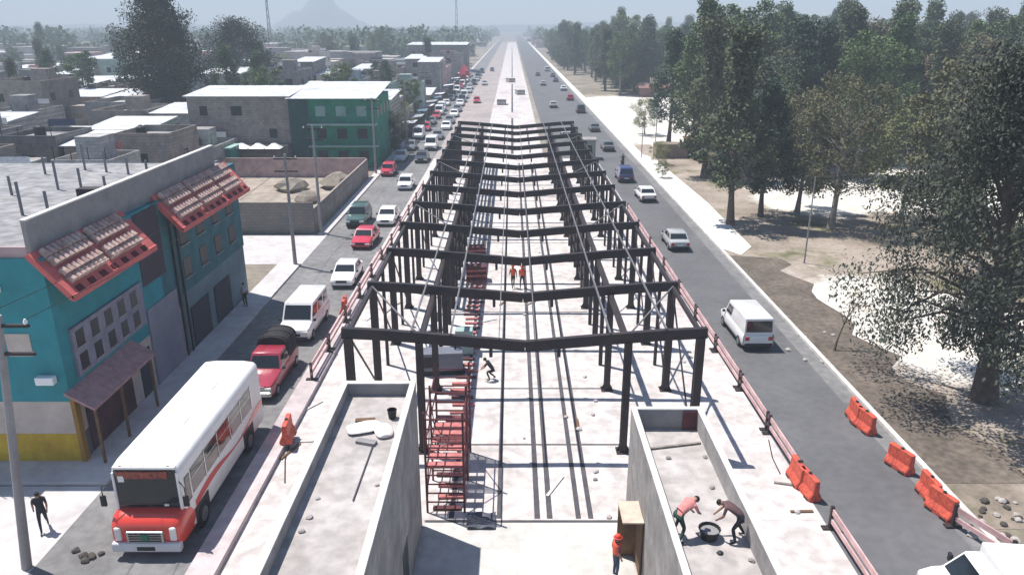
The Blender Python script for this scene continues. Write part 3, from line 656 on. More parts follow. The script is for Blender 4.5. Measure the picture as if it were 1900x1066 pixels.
for s_ in (1, -1):
    MB().add([(s_*.885, .9, 1.22), (s_*.885, 1.65, 1.22), (s_*.775, 1.28, 1.78), (s_*.775, .9, 1.78)], [(0, 1, 2, 3)]).build('side_window', glass, t)
    P_('mirror', s_*1.05-.1, s_*1.05+.1, 1.5, 1.6, 1.2, 1.5, black, .02); P_('headlight', s_*.62-.16, s_*.62+.16, 2.5, 2.62, .72, .92, lampw, .02)
    for yy in (1.8, -1.6):
        w = MB().tube([(-.1, 0, 0), (.1, 0, 0)], .36, 16).build('wheel', tyre, t, loc=(s_*.84, yy, .36)); MB().tube([(s_*.09, 0, 0), (s_*.115, 0, 0)], .2, 14).build('rim', rimm, w)
    for k in range(4): P_('side_panel', s_*.955-.01, s_*.955+.01, -2.3+k*.75, -1.65+k*.75, 1.2, 1.85, wallp)
P_('front_bumper', -.9, .9, 2.5, 2.7, .38, .58, chrome, .04)

# maroon pickup with dark canvas cover
t = veh('pickup', MAR, 'pickup', -12.95, 36.7, PI, 'maroon pickup with black canvas canopy behind the bus')
canv = mat('black_canvas', (.02, .018, .022), rough=.85, var=.3, scale=3)
MB().loft([[(.86*math.cos(a)*(1 if abs(math.cos(a)) > .0 else 1), y, 1.0+1.18*max(0, math.sin(a))**.35) for a in [math.pi*j/12 for j in range(13)]] for y in (-2.5, -1.8, -1.0, -.75)]).build('canvas_canopy', canv, t)
for y in (-2.4, -1.7, -.95): MB().tube([(.87*math.cos(a), y, 1.02+1.19*max(0, math.sin(a))**.35) for a in [math.pi*j/12 for j in range(13)]], .025, 6).build('canopy_bow', steel, t)
MB().box(-.85, .85, 2.45, 2.72, .35, .6).build('front_guard', chrome, t, bevel=.04)
MB().box(-.5, .5, 2.3, 2.62, .66, .86).build('radiator_grille', chrome, t)

# the bus
bx, byf = -12.95, 24.45
bus = empty('bus', (bx, byf, 0), PI, 'white and red city bus facing the camera at the front of the left road', 'bus')
bus.location = (-12.98, 22.3+4.75, .005); bus.scale = (1.06, 1.09, 1.09)
redb = paint('bus_red', (.66, .055, .035)); HW = 1.2; BL = 8.6; l2 = BL/2
def bsec(y, hw, zb, zt, rr=.14):
    pts = [(hw*.96, zb), (hw, zb+.1), (hw, 1.5), (hw*.985, zt-.32), (hw*.95, zt-.13), (hw*.86, zt-.03), (hw*.5, zt+.03)]
    return [(x, y, z) for x, z in pts]+[(-x, y, z) for x, z in reversed(pts)]
def B(n, a, b, c, d, e, f, m, bev=0, par=None): return MB().box(a, b, c, d, e, f).build(n, m, par or bus, bevel=bev)
MB().loft([bsec(-l2, HW*.94, .5, 3.05), bsec(-l2+.12, HW, .42, 3.15), bsec(l2-1.15, HW, .42, 3.15), bsec(l2-.72, HW*.985, .6, 3.10), bsec(l2-.62, HW*.95, .9, 3.02)]).build('body', whitep, bus, smooth=True)
# sloping front hood in red
def hs(y, hw, zb, zt): return section(y, hw, zb, zt)
MB().loft([hs(l2-.02, HW*.90, .5, 1.16), hs(l2-.10, HW*.97, .42, 1.32), hs(l2-.35, HW*1.0, .38, 1.46), hs(l2-.66, HW*1.005, .38, 1.52), hs(l2-1.3, HW*1.005, .38, 1.5)]).build('front_panel', redb, bus, smooth=True)
ws = MB(); a = [(-HW*.9, l2-.60, 1.5), (HW*.9, l2-.60, 1.5), (HW*.86, l2-.60, 2.92), (-HW*.86, l2-.60, 2.92)]
ws.add(a+[(x, y-.05, z) for x, y, z in a], [(0, 1, 2, 3), (7, 6, 5, 4), (0, 4, 5, 1), (1, 5, 6, 2), (2, 6, 7, 3), (3, 7, 4, 0)]).build('windshield', glass, bus)
rb = mat('route_board', (.45, .10, .04), var=.6, scale=9, col2=(.05, .02, .05), rough=.5)
B('route_board', -.75, .95, l2-.595, l2-.575, 2.62, 2.88, rb)
B('sun_strip', -1.0, 1.0, l2-.59, l2-.57, 2.91, 2.95, black); B('windshield_post', 1.03, 1.11, l2-.62, l2-.55, 1.45, 2.85, whitep, .02); B('windshield_post', -1.11, -1.03, l2-.62, l2-.55, 1.45, 2.85, whitep, .02)
B('visor', -1.05, 1.05, l2-.7, l2-.56, 2.96, 3.06, whitep, .03)
B('sticker', .72, .92, l2-.597, l2-.574, 2.5, 2.72, whitep); B('sticker', -.65, -.5, l2-.597, l2-.574, 1.56, 1.66, whitep)
B('wiper', -.7, -.05, l2-.585, l2-.565, 1.56, 1.585, black); B('wiper', .1, .75, l2-.585, l2-.565, 1.56, 1.585, black)
B('front_bumper', -1.16, 1.16, l2-.15, l2+.1, .28, .62, mat('bumper_white', (.62, .60, .62), rough=.4, var=.1), .06)
g = B('grille', -.62, .62, l2-.04, l2+.06, .62, 1.04, chrome, .03)
for k in range(4): B('grille_bar', -.54, .54, l2+.062, l2+.07, .67+.09*k, .72+.09*k, black, 0, g)
B('badge', -.13, .13, l2+.06, l2+.085, .72, .94, mat('green_enamel', (.02, .18, .10), rough=.3), .04, g)
B('number_plate', -.3, .3, l2+.1, l2+.112, .36, .5, black)
for s_ in (1, -1):
    hl = MB().loft([[(s_*.92+q[0]*1.0, l2+.03+q[1], q[2]) for q in ((-.13, .10, .72), (.13, -.06, .72), (.13, -.02, .82), (-.13, .12, .82))], [(s_*.94+q[0], l2-.02+q[1], q[2]) for q in ((-.11, .10, 1.0), (.11, -.04, 1.0), (.11, -.04, 1.05), (-.11, .08, 1.05))]])
    hl = MB().box(s_*.92-.12, s_*.92+.12, l2-.16, l2+.03, .66, 1.16); hl.build('headlight', lampw, bus, bevel=.06)
    for k in range(5):
        y0 = l2-2.35-k*1.22
        f = B('side_window', s_*(HW-.01)-.012, s_*(HW-.01)+.012, y0, y0+1.1, 1.62, 2.55, glass)
        B('window_frame', s_*(HW+.005)-.012, s_*(HW+.005)+.012, y0-.06, y0-.005, 1.58, 2.6, chrome)
        B('window_bar', s_*(HW+.006)-.01, s_*(HW+.006)+.01, y0, y0+1.1, 2.2, 2.23, chrome, 0, f)
    B('cab_window', s_*(HW-.01)-.012, s_*(HW-.01)+.012, l2-1.15, l2-.8, 1.55, 2.5, glass)
    # red flowing bands along the side
    mbq = MB(); xx = s_*(HW+.008)
    up_ = []; lo_ = []
    for j in range(17):
        yy = l2-1.3-j*(BL-1.5)/16; w = .17+.11*math.sin(j*.45+.6)
        up_.append((xx, yy, 1.28+.16*math.sin(j*.5))); lo_.append((xx, yy, 1.28+.16*math.sin(j*.5)-w))
    mbq.v = up_+lo_; mbq.f = [[j, j+1, 17+j+1, 17+j] for j in range(16)]; mbq.m = [0]*16
    mbq.build('red_stripe', redb, bus).modifiers.new('t', 'SOLIDIFY').thickness = .006
    for yy in (l2-1.75, -l2+2.0):
        B('wheel_arch', s_*(HW+.002)-.012, s_*(HW+.002)+.012, yy-.58, yy+.58, .42, 1.05, black, .0)
        w = MB().tube([(-.14, 0, 0), (-.12, 0, 0), (.12, 0, 0), (.14, 0, 0)], [.43, .47, .47, .43], 20).build('wheel', tyre, bus, loc=(s_*(HW-.1), yy, .47), smooth=True)
        MB().tube([(s_*.12, 0, 0), (s_*.155, 0, 0)], .26, 16).build('rim', rimm, w)
    MB().tube([(s_*1.1, l2-.6, 2.5), (s_*1.38, l2-.35, 2.45), (s_*1.38, l2-.35, 2.1)], .02, 6).build('mirror_arm', black, bus)
    B('mirror', s_*1.38-.1, s_*1.38+.1, l2-.38, l2-.30, 1.75, 2.15, black, .03)
for k, (xx, yy) in enumerate(((0, 1.0), (0, -1.8))):
    B('roof_hatch', xx-.32, xx+.32, yy-.32, yy+.32, 3.15, 3.22, whitep, .03)
for k in range(5): B('marker_light', -.8+.4*k-.05, -.8+.4*k+.05, l2-.66, l2-.6, 3.0, 3.06, lampr)
B('rear_window', -.8, .8, -l2-.012, -l2+.05, 1.8, 2.6, glass)

# motorcycle with rider
mx_, my_ = Gp(1155, 308)
mo = empty('motorcycle', (mx_, my_, 0), 0, 'dark motorcycle driving away beyond the blue suv', 'motorcycle')
for yy in (.6, -.6):
    MB().tube([(-.06, yy, .3), (.06, yy, .3)], .3, 14).build('wheel', tyre, mo)
MB().tube([(0, .6, .3), (0, .42, .85), (0, .35, 1.0)], .04, 6).build('fork', chrome, mo); MB().tube([(-.35, .3, 1.02), (.35, .3, 1.02)], .02, 6).build('handlebar', black, mo)
MB().box(-.12, .12, -.1, .35, .62, .85).build('fuel_tank', RED, mo, bevel=.04); MB().box(-.13, .13, -.75, -.1, .68, .78).build('seat', black, mo, bevel=.03); MB().box(-.12, .12, -.25, .3, .28, .6).build('engine', steel, mo, bevel=.03)
POSES['ride'] = dict(pel=(0, -.25, .86), sp=(0, -.2, 1.05), ch=(0, -.12, 1.27), nk=(0, -.08, 1.43), hd=(0, -.05, 1.55), ht=(0, -.05, 1.65),
   shL=(-.18, -.1, 1.36), elL=(-.3, .08, 1.18), wrL=(-.33, .26, 1.06), shR=(.18, -.1, 1.36), elR=(.3, .08, 1.18), wrR=(.33, .26, 1.06),
   hpL=(-.1, -.24, .84), knL=(-.2, .2, .72), anL=(-.2, .0, .34), toL=(-.22, .16, .28), hpR=(.1, -.24, .84), knR=(.2, .2, .72), anR=(.2, .0, .34), toR=(.22, .16, .28))
person('motorcycle rider in dark clothes and helmet', 'ride', (mx_, my_, 0), 0, darkm, darkm, hat=mat('black_helmet', (.02, .02, .02), rough=.2))

# far traffic, simple protos copied
protos = [(vehicle('sedan', WHT, 'car', simple=True), 'white sedan'), (vehicle('sedan', SIL, 'car', simple=True), 'silver sedan'), (vehicle('suv', DRK, 'suv', simple=True), 'black suv'),
          (vehicle('hatch', RED, 'car', simple=True), 'red hatchback'), (vehicle('van', WHT, 'van', simple=True), 'white van'), (vehicle('sedan', GRY, 'car', simple=True), 'grey sedan'), (vehicle('hatch', BLU, 'car', simple=True), 'blue hatchback')]
rr = random.Random(5)
ORD = ['first', 'second', 'third', 'fourth', 'fifth', 'sixth', 'seventh', 'eighth', 'ninth', 'tenth', 'eleventh', 'twelfth', 'thirteenth', 'fourteenth', 'fifteenth', 'sixteenth', 'seventeenth', 'eighteenth', 'nineteenth', 'twentieth', 'twenty-first', 'twenty-second', 'twenty-third', 'twenty-fourth', 'twenty-fifth', 'twenty-sixth', 'twenty-seventh', 'twenty-eighth']
def queue(X, y0, y1, gap, head, where, jit=.3, mx=26):
    y = y0; i = 0
    while y < y1 and i < mx:
        p, nm = protos[rr.choice([0, 0, 1, 2, 3, 4, 4, 5, 6, 5, 0])]
        place(p, USED, (X+rr.uniform(-jit, jit), y, .005), head, f'{nm}, {ORD[i]} vehicle counted from the camera in the {where}', 'distant '+where)
        y += gap*rr.uniform(.8, 1.7); i += 1
queue(-12.3, 128, 330, 11, PI, 'left road outer lane')
queue(-15.6, 96, 300, 9, PI, 'row parked by the left pavement', .15)
queue(14.8, 116, 330, 26, 0, 'right road kerb lane')
queue(9.6, 132, 330, 40, 0, 'right road inner lane')
queue(-8.5, 190, 330, 50, PI, 'line on the works strip')

# ------------------------------------------------------------------ barriers
def water_barrier():
    r = empty('water_barrier'); r['category'] = 'barrier'
    prof = [(-.28, 0), (.28, 0), (.28, .16), (.14, .42), (.11, .95), (-.11, .95), (-.14, .42), (-.28, .16)]
    mb = MB(); mb.loft([[(x*k, y, z if z < .9 else z*(.9+.1*k)) for x, z in prof] for y, k in ((-.62, .8), (-.56, 1), (-.2, 1), (-.15, .92), (.15, .92), (.2, 1), (.56, 1), (.62, .8))])
    mb.build('shell', orange, r, bevel=.02)
    MB().lathe((0, 0, .95), [(.07, 0), (.07, .05)], 10).build('filler_cap', black, r); MB().box(-.3, .3, -.5, -.2, 0, .09).build('foot', black, r); MB().box(-.3, .3, .2, .5, 0, .09).build('foot', black, r)
    return r
wb = water_barrier()
LB = [(1478, 893, 0, 'orange water barrier at the inner edge of the right road, farther of the pair'), (1498, 915, .15, 'orange water barrier at the inner edge of the right road, nearer of the pair'), (1585, 778, -.1, 'orange water barrier at the right kerb, farthest one'), (1603, 796, .2, 'orange water barrier overlapping the farthest kerb barrier'),
      (1668, 868, .35, 'faded red water barrier at the right kerb below the big dark tree'), (1722, 922, 0, 'orange water barrier at the right kerb, second from the near end'), (1745, 952, .3, 'orange water barrier at the right kerb, last before the white truck'),
      (535, 812, .1, 'orange water barrier alone on the kerb left of the left room'), (640, 578, .1, 'orange water barrier on the left kerb beside the white passenger van')]
for px, py, a, lb in LB:
    x, y = Gp(px, py, .0 if px > 900 else .28); place(wb, USED, (x, y, .01 if px > 900 else .285), a, lb, 'orange water barriers')
def rail(x0, y0, x1, y1, label, z=.02, group=None):
    r = empty('barrier_rail', (x0, y0, z), 0, label, 'barrier', group); d = Vector((x1-x0, y1-y0, 0))
    MB().bar((0, 0, .78), (d.x, d.y, .78), .05, .24).build('board', pinkr, r); MB().bar((0, 0, .38), (d.x, d.y, .38), .05, .18).build('board', pinkr, r)
    for k in (.02, .98):
        p = d*k; MB().box(p.x-.06, p.x+.06, p.y-.06, p.y+.06, 0, .98).build('post', steel, r); MB().prism([(p.x-.3, p.y-.12), (p.x+.3, p.y-.12), (p.x+.3, p.y+.12), (p.x-.3, p.y+.12)], 0, .06).build('foot', steel, r)
ys = [19.6, 24.2, 27.0, 31.2, 35.6, 40.5, 45.5, 50.5, 56, 62, 68, 75]
for i, (a, b) in enumerate(zip(ys, ys[1:])):
    if i == 1: continue
    rail(12.05-.03*i, a+.1, 12.03-.03*i, b-.1, f'faded pink barrier rail, {ORD[i]} from the camera along the right road', group='rails along the right road')
ys = [36, 40, 44.5, 49, 53.5, 58, 63, 68, 74, 80, 87]
for i, (a, b) in enumerate(zip(ys, ys[1:])):
    rail(-10.6+.03*i, a+.1, -10.58+.03*i, b-.1, f'faded pink barrier rail, {ORD[i]} from the camera along the left kerb', z=.28 if b < 60 else .02, group='rails along the left road')
x0, y0 = Gp(1765, 975); rail(x0, y0, x0+.9, y0-2.2, 'short faded pink rail between the last orange barrier and the white truck')
# rubble by the right kerb
rr = random.Random(3)
pale = mat('pale_rubble', (.42, .39, .36), var=.3, scale=3); darkr = mat('dark_rubble', (.08, .07, .06), var=.4, scale=3)
for k in range(30):
    x, y = Gp(rr.uniform(1800, 1895), rr.uniform(925, 1005)); m_ = pale if rr.random() < .55 else darkr
    rubble('rubble_lump', ('pale' if m_ is pale else 'dark')+' rubble lump in the heap beyond the white truck', [(x, y, 0, rr.uniform(.07, .2))], 100+k, m_, ('pale' if m_ is pale else 'dark')+' lumps beyond the white truck')
for k in range(7):
    x, y = Gp(rr.uniform(140, 190), rr.uniform(1020, 1050)); rubble('rubble_lump', 'broken asphalt lump at the ragged corner beside the bus front', [(x, y, 0, rr.uniform(.08, .2))], 200+k, darkr, 'broken asphalt by the bus')
for k in range(8):
    x, y = Gp(1500+rr.uniform(-40, 60), 640+rr.uniform(-30, 40)); rubble('rubble_lump', 'small stone on the dark verge beside the white panel van', [(x, y, 0, rr.uniform(.1, .22))], 230+k, pale, 'stones on the verge')

# ------------------------------------------------------------------ teal building
FX = -18.65; TY0, TY1 = 28.55, 50.5
teal = mat('teal_paint', (.03, .27, .32), col2=(.03, .21, .23), scale=.35, rough=.8, fine=(1.2, .12))
teal2 = mat('faded_teal_paint', (.045, .15, .17), col2=(.05, .15, .17), scale=.3, rough=.85, fine=(1, .25))
salmon = mat('salmon_tile', (.62, .145, .135), col2=(.48, .11, .10), scale=1.2, rough=.75)
drkred = mat('dark_red_recess', (.10, .012, .018), rough=.8)
tilem = mat('grey_clay_tile', (.62, .47, .41), col2=(.40, .25, .23), scale=1.4, rough=.85, fine=(5, .3))
yellow = mat('yellow_paint', (.50, .33, .035), var=.3, scale=.8); beige = mat('beige_paint', (.50, .43, .38), var=.2, scale=.8)
tb = empty('teal_building', (FX, TY0, 0), 0, 'three-storey teal corner building with salmon tiled awnings and grey roof wall', 'building')
def T(n, a, b, c, d, e, f, m, bev=0, par=None): return MB().box(a, b, c-TY0, d-TY0, e, f).build(n, m, par or tb, bevel=bev)
XL = -17.0
T('ground_floor_wall', XL, 0, TY0, 40, 0, 3.0, beige); T('dado', XL, .0, TY0-.02, TY0, .02, 1.45, yellow); T('upper_wall', XL, .03, TY0-.03, 38.0, 3.0, 9.3, teal)
T('ground_floor_wall', XL, -.05, 40, TY1, 0, 3.6, mat('faded_grey_paint', (.14, .20, .23), var=.25, scale=.5)); T('rear_wall', XL, .02, 38.0, TY1, 3.6, 9.29, teal2)
T('dado', -.001, .02, TY0, 33.5, .02, 1.3, mat('dark_dado', (.12, .12, .15)))
T('roof_wall', -.5, -.3, TY0+.02, TY1-2.5, 9.3, 10.8, wallc); T('coping', -.53, -.27, TY0, TY1-2.48, 10.8, 10.86, kerbm)
T('roof_wall', XL, -.5, TY0+.05, TY0+.2, 9.3, 9.75, mat('pink_render', (.42, .32, .32), var=.2))
T('roof_slab', XL+.02, -.52, TY0+.22, TY1-.5, 9.3, 9.36, mat('pale_roof_screed', (.36, .35, .35), col2=(.22, .22, .23), scale=.55, fine=(1.5, .35)))
# sloping tiled awnings
def awning(y0, y1, zt, zb, dx, name='tiled_awning'):
    aw = empty(name, (0, 0, 0)); aw.parent = tb
    n = MB(); c, d = y0-TY0, y1-TY0
    top = Vector((-.29, 0, zt)); bot = Vector((dx, 0, zb))
    sl_ = bot-top; nn = Vector((-sl_.z, 0, sl_.x)).normalized()
    if nn.z < 0: nn = -nn
    def Pt(u, v, o): p = top+sl_*v+nn*o; return (p.x, u, p.z)
    vs = [Pt(c, 0, 0), Pt(d, 0, 0), Pt(d, 1, 0), Pt(c, 1, 0), Pt(c, 0, -.22), Pt(d, 0, -.22), Pt(d, 1, -.22), Pt(c, 1, -.22)]
    n.add(vs, [(0, 1, 2, 3), (7, 6, 5, 4), (0, 4, 5, 1), (1, 5, 6, 2), (2, 6, 7, 3), (3, 7, 4, 0)]).build('slab', salmon, aw)
    # two bands of barrel tiles
    k = int((d-c-.9)/.36)
    for v0, v1 in ((.04, .40), (.48, .78)):
        tm = MB()
        for i in range(k):
            u = c+.45+(i+.5)*(d-c-.9)/k
            if i % 9 == 8 and tm.v: tm.build('tile_band', tilem, aw); tm = MB(); continue
            for r_ in range(2):
                va = v0+(v1-v0)*r_/2; vb = va+(v1-v0)/2*.92
                tm.tube([Pt(u, va, .07), Pt(u, vb, .13)], [.16, .20], 8)
        if tm.v: tm.build('tile_band', tilem, aw)
    for i in range(int((d-c)/.95)):
        u = c+.5+i*.95
        q = MB(); q.add([Pt(u, .84, .01), Pt(u+.42, .84, .01), Pt(u+.42, .97, .01), Pt(u, .97, .01), Pt(u, .84, .04), Pt(u+.42, .84, .04), Pt(u+.42, .97, .04), Pt(u, .97, .04)], [(0, 1, 2, 3), (7, 6, 5, 4), (0, 4, 5, 1), (1, 5, 6, 2), (2, 6, 7, 3), (3, 7, 4, 0)]).build('recess', drkred, aw)
    MB().bar(Pt(c, 1.0, -.06), Pt(d, 1.0, -.06), .1, .26).build('fascia', salmon, aw)
awning(28.3, 35.7, 9.55, 7.75, 1.2); awning(38.9, 49.6, 9.55, 7.75, 1.2)
T('recess_wall', .02, .06, 36.0, 38.6, 5.5, 9.2, mat('dark_plum', (.06, .045, .06)))
# lattice window block on the street face
wf = T('window_block', .03, .15, 29.3, 35.6, 3.75, 5.95, mat('mauve_frame', (.23, .22, .27), var=.2, scale=2))
for j in range(2):
    for i in range(5):
        w = T('window', .13, .165, 29.55+i*1.2, 30.15+i*1.2, 3.98+j*1.05, 4.7+j*1.05, winm)
        MB().box(.125, .19, 29.48+i*1.2-TY0, 30.22+i*1.2-TY0, 3.91+j*1.05, 3.97+j*1.05).build('sill', wallp, w)
for i in range(4):
    for j in range(2):
        w = T('window', .0, .05, 40.8+i*2.4, 41.8+i*2.4, 4.4+j*1.9, 5.5+j*1.9, winm); T('window_sill', .0, .14, 40.7+i*2.4, 41.9+i*2.4, 4.33+j*1.9, 4.39+j*1.9, wallp)
for i, (a, b) in enumerate(((34.4, 35.6), (37.2, 38.4), (41, 43.6), (44.6, 47.2))): T('shop_door', -.02, .03, a, b, .05, 2.5, mat('dark_door', (.04, .04, .055)))
T('pale_bay', .0, .1, 35.9, 39.4, .1, 4.3, mat('mauve_render', (.23, .235, .28), var=.15))
for yv in (39.6, 40.3): T('downpipe', .06, .16, yv, yv+.1, .1, 8.6, steel)
# shop canopy with tiles
cn = empty('shop_canopy'); cn.parent = tb
MB().add([(.0, -.35, 3.55), (.0, 5.4, 3.55), (1.15, 5.4, 2.85), (1.15, -.35, 2.85), (.0, -.35, 3.43), (.0, 5.4, 3.43), (1.15, 5.4, 2.73), (1.15, -.35, 2.73)], [(0, 1, 2, 3), (7, 6, 5, 4), (0, 4, 5, 1), (1, 5, 6, 2), (2, 6, 7, 3), (3, 7, 4, 0)]).build('canopy_roof', mat('dusty_pink_tile', (.38, .22, .22), var=.25, scale=3), cn)
for u in (-.2, 2.0, 4.9): MB().box(1.0, 1.1, u, u+.1, .13, 2.78).build('canopy_post', wood, cn)
T('shop_front', .02, .08, 29.4, 33.4, .15, 2.7, mat('shop_dark', (.09, .04, .05), var=.4)); T('corner_post', .02, .2, TY0-.1, TY0+.25, .13, 3.2, mat('ochre', (.3, .17, .04)))
# south face details
w = T('window', -1.9, -1.3, TY0-.05, TY0-.028, 5.3, 5.9, winm); MB().box(-2.1, -1.1, -.06, -.031, 5.1, 6.1).build('frame', beige, w)
T('balcony', -6.0, -3.0, TY0-1.0, TY0-.03, 6.6, 6.75, mat('mauve_slab', (.22, .18, .26))); 
for k in range(9): T('balcony_rail', -6.0+k*.36, -5.97+k*.36, TY0-.98, TY0-.95, 6.75, 7.6, mat('mauve_slab', (.2, .2, .2)))
T('balcony_door', -5.2, -3.8, TY0-.05, TY0-.028, 6.75, 8.7, winm)
T('air_unit', -1.1, -.35, TY0-.35, TY0-.03, 3.9, 4.25, whitep, .03); T('air_unit', -2.4, -1.8, TY0-.3, TY0-.03, 7.9, 8.15, whitep, .03); T('air_unit', -2.7, -2.2, TY0-.3, TY0-.03, 7.1, 7.35, whitep, .03)
# roof posts and bits
for k in range(22):
    xx = -1.5-(k % 8)*1.7; yy = 34+ (k//8)*6.0+.7*(k % 3)
    T('rebar_post', xx-.05, xx+.05, yy, yy+.1, 9.36, 10.4+.3*(k % 3), mat('grey_post', (.2, .2, .21)))
T('roof_hut', -9.0, -7.6, 33, 34.0, 9.36, 11.3, mat('dark_hut', (.05, .05, .055))); T('roof_bench', -4.5, -2.8, 39.5, 40.2, 9.36, 9.8, steel); T('roof_bay', -8.9, -6.9, 29.0, 31.6, 9.36, 9.8, mat('pink_render', (.42, .32, .32)))

# ------------------------------------------------------------------ poles and wires
polem = mat('pole_concrete', (.30, .28, .28), var=.2, scale=1)
def pole(px, py, h, label, lean=0, z=0, r0=.16, arm=True, lamp=False, xy=None):
    x, y = xy or Gp(px, py); r = empty('utility_pole', (x, y, z), 0, label, 'pole')
    MB().tube([(0, 0, 0), (lean*.5, 0, h*.5), (lean, 0, h)], [r0, r0*.8, r0*.6], 10).build('shaft', polem, r, smooth=True)
    if arm:
        for zz in (h-.35, h-1.3): MB().bar((lean-.9, 0, zz), (lean+.9, 0, zz), .1, .1).build('crossarm', steel, r)
        for k in (-.8, 0, .8): MB().lathe((lean+k, 0, h-.3), [(.05, 0), (.07, .08), (.03, .18)], 8).build('insulator', whitep, r)
    if lamp:
        MB().tube([(lean, 0, h-.2), (lean+.7, 0, h+.3), (lean+1.6, 0, h+.4)], .04, 6).build('lamp_arm', polem, r); MB().box(lean+1.4, lean+1.95, -.12, .12, h+.32, h+.44).build('lamp_head', wallp, r, bevel=.03)
    return Vector((x+lean, y, z+h-.15))
tops = []
tops.append(pole(50, 1052, 9.5, 'leaning grey concrete pole at the lower left corner of the photo', lean=1.1, r0=.17))
tops.append(pole(556, 492, 8.8, 'brown grey utility pole at the corner of the pale side street', xy=(-17.2, 57.2)))
tops.append(pole(604, 440, 9.8, 'utility pole beside the walled sandy lot', xy=(-17.45, 66.9)))
tops.append(pole(686, 330, 9.5, 'utility pole in front of the green building', xy=(-17.4, 96)))
for k, Y in enumerate((125, 155, 190, 230, 275)): tops.append(pole(0, 0, 9.5, f'utility pole, {ORD[k]} beyond the green building along the left pavement', xy=(-17.3, Y), lamp=(k % 2 == 0)))
for k in (-.8, .8):
    mb = MB()
    for a, b in zip(tops, tops[1:]):
        pts = [a.lerp(b, t)+Vector((k, 0, -1.2*4*t*(1-t)*.5)) for t in [i/8 for i in range(9)]]; mb.tube(pts, .014, 4)
    tag(mb.build('power_line', black), ('left' if k < 0 else 'right')+' power line strung along the left pavement poles', 'power line')
for px, py, h, lb in ((1216, 268, 8, 'thin grey lamp post in the white clearing behind the right footpath'), (1190, 292, 6.5, 'thin lamp post at the near edge of the far white clearing'), (1492, 488, 7, 'thin dark lamp post standing alone in the park dirt')):
    pole(px, py, h, lb, r0=.07, arm=False, lamp=(px != 1492))
def mast(x, y, h, lb):
    r = empty('radio_mast', (x, y, 0), 0, lb, 'mast'); w = .9
    for a, b in ((-w, -w), (w, -w), (w, w), (-w, w)): MB().bar((a, b, 0), (a*.3, b*.3, h), .18, .18).build('leg', steel, r)
    for k in range(9):
        z = h*k/9; s1 = w*(1-.7*k/9)
        for a, b, c, d in ((-1, -1, 1, -1), (1, -1, 1, 1), (1, 1, -1, 1), (-1, 1, -1, -1)): MB().bar((a*s1, b*s1, z), (c*s1*.93, d*s1*.93, z+h/9), .08, .08).build('lattice', steel, r)
    MB().box(-.9, .9, -.5, .5, h-3, h-1.2).build('antenna', wallc, r)
mast(-134, 440, 36, 'lattice radio mast on the left skyline'); mast(-36, 520, 40, 'lattice radio mast just left of the road end')

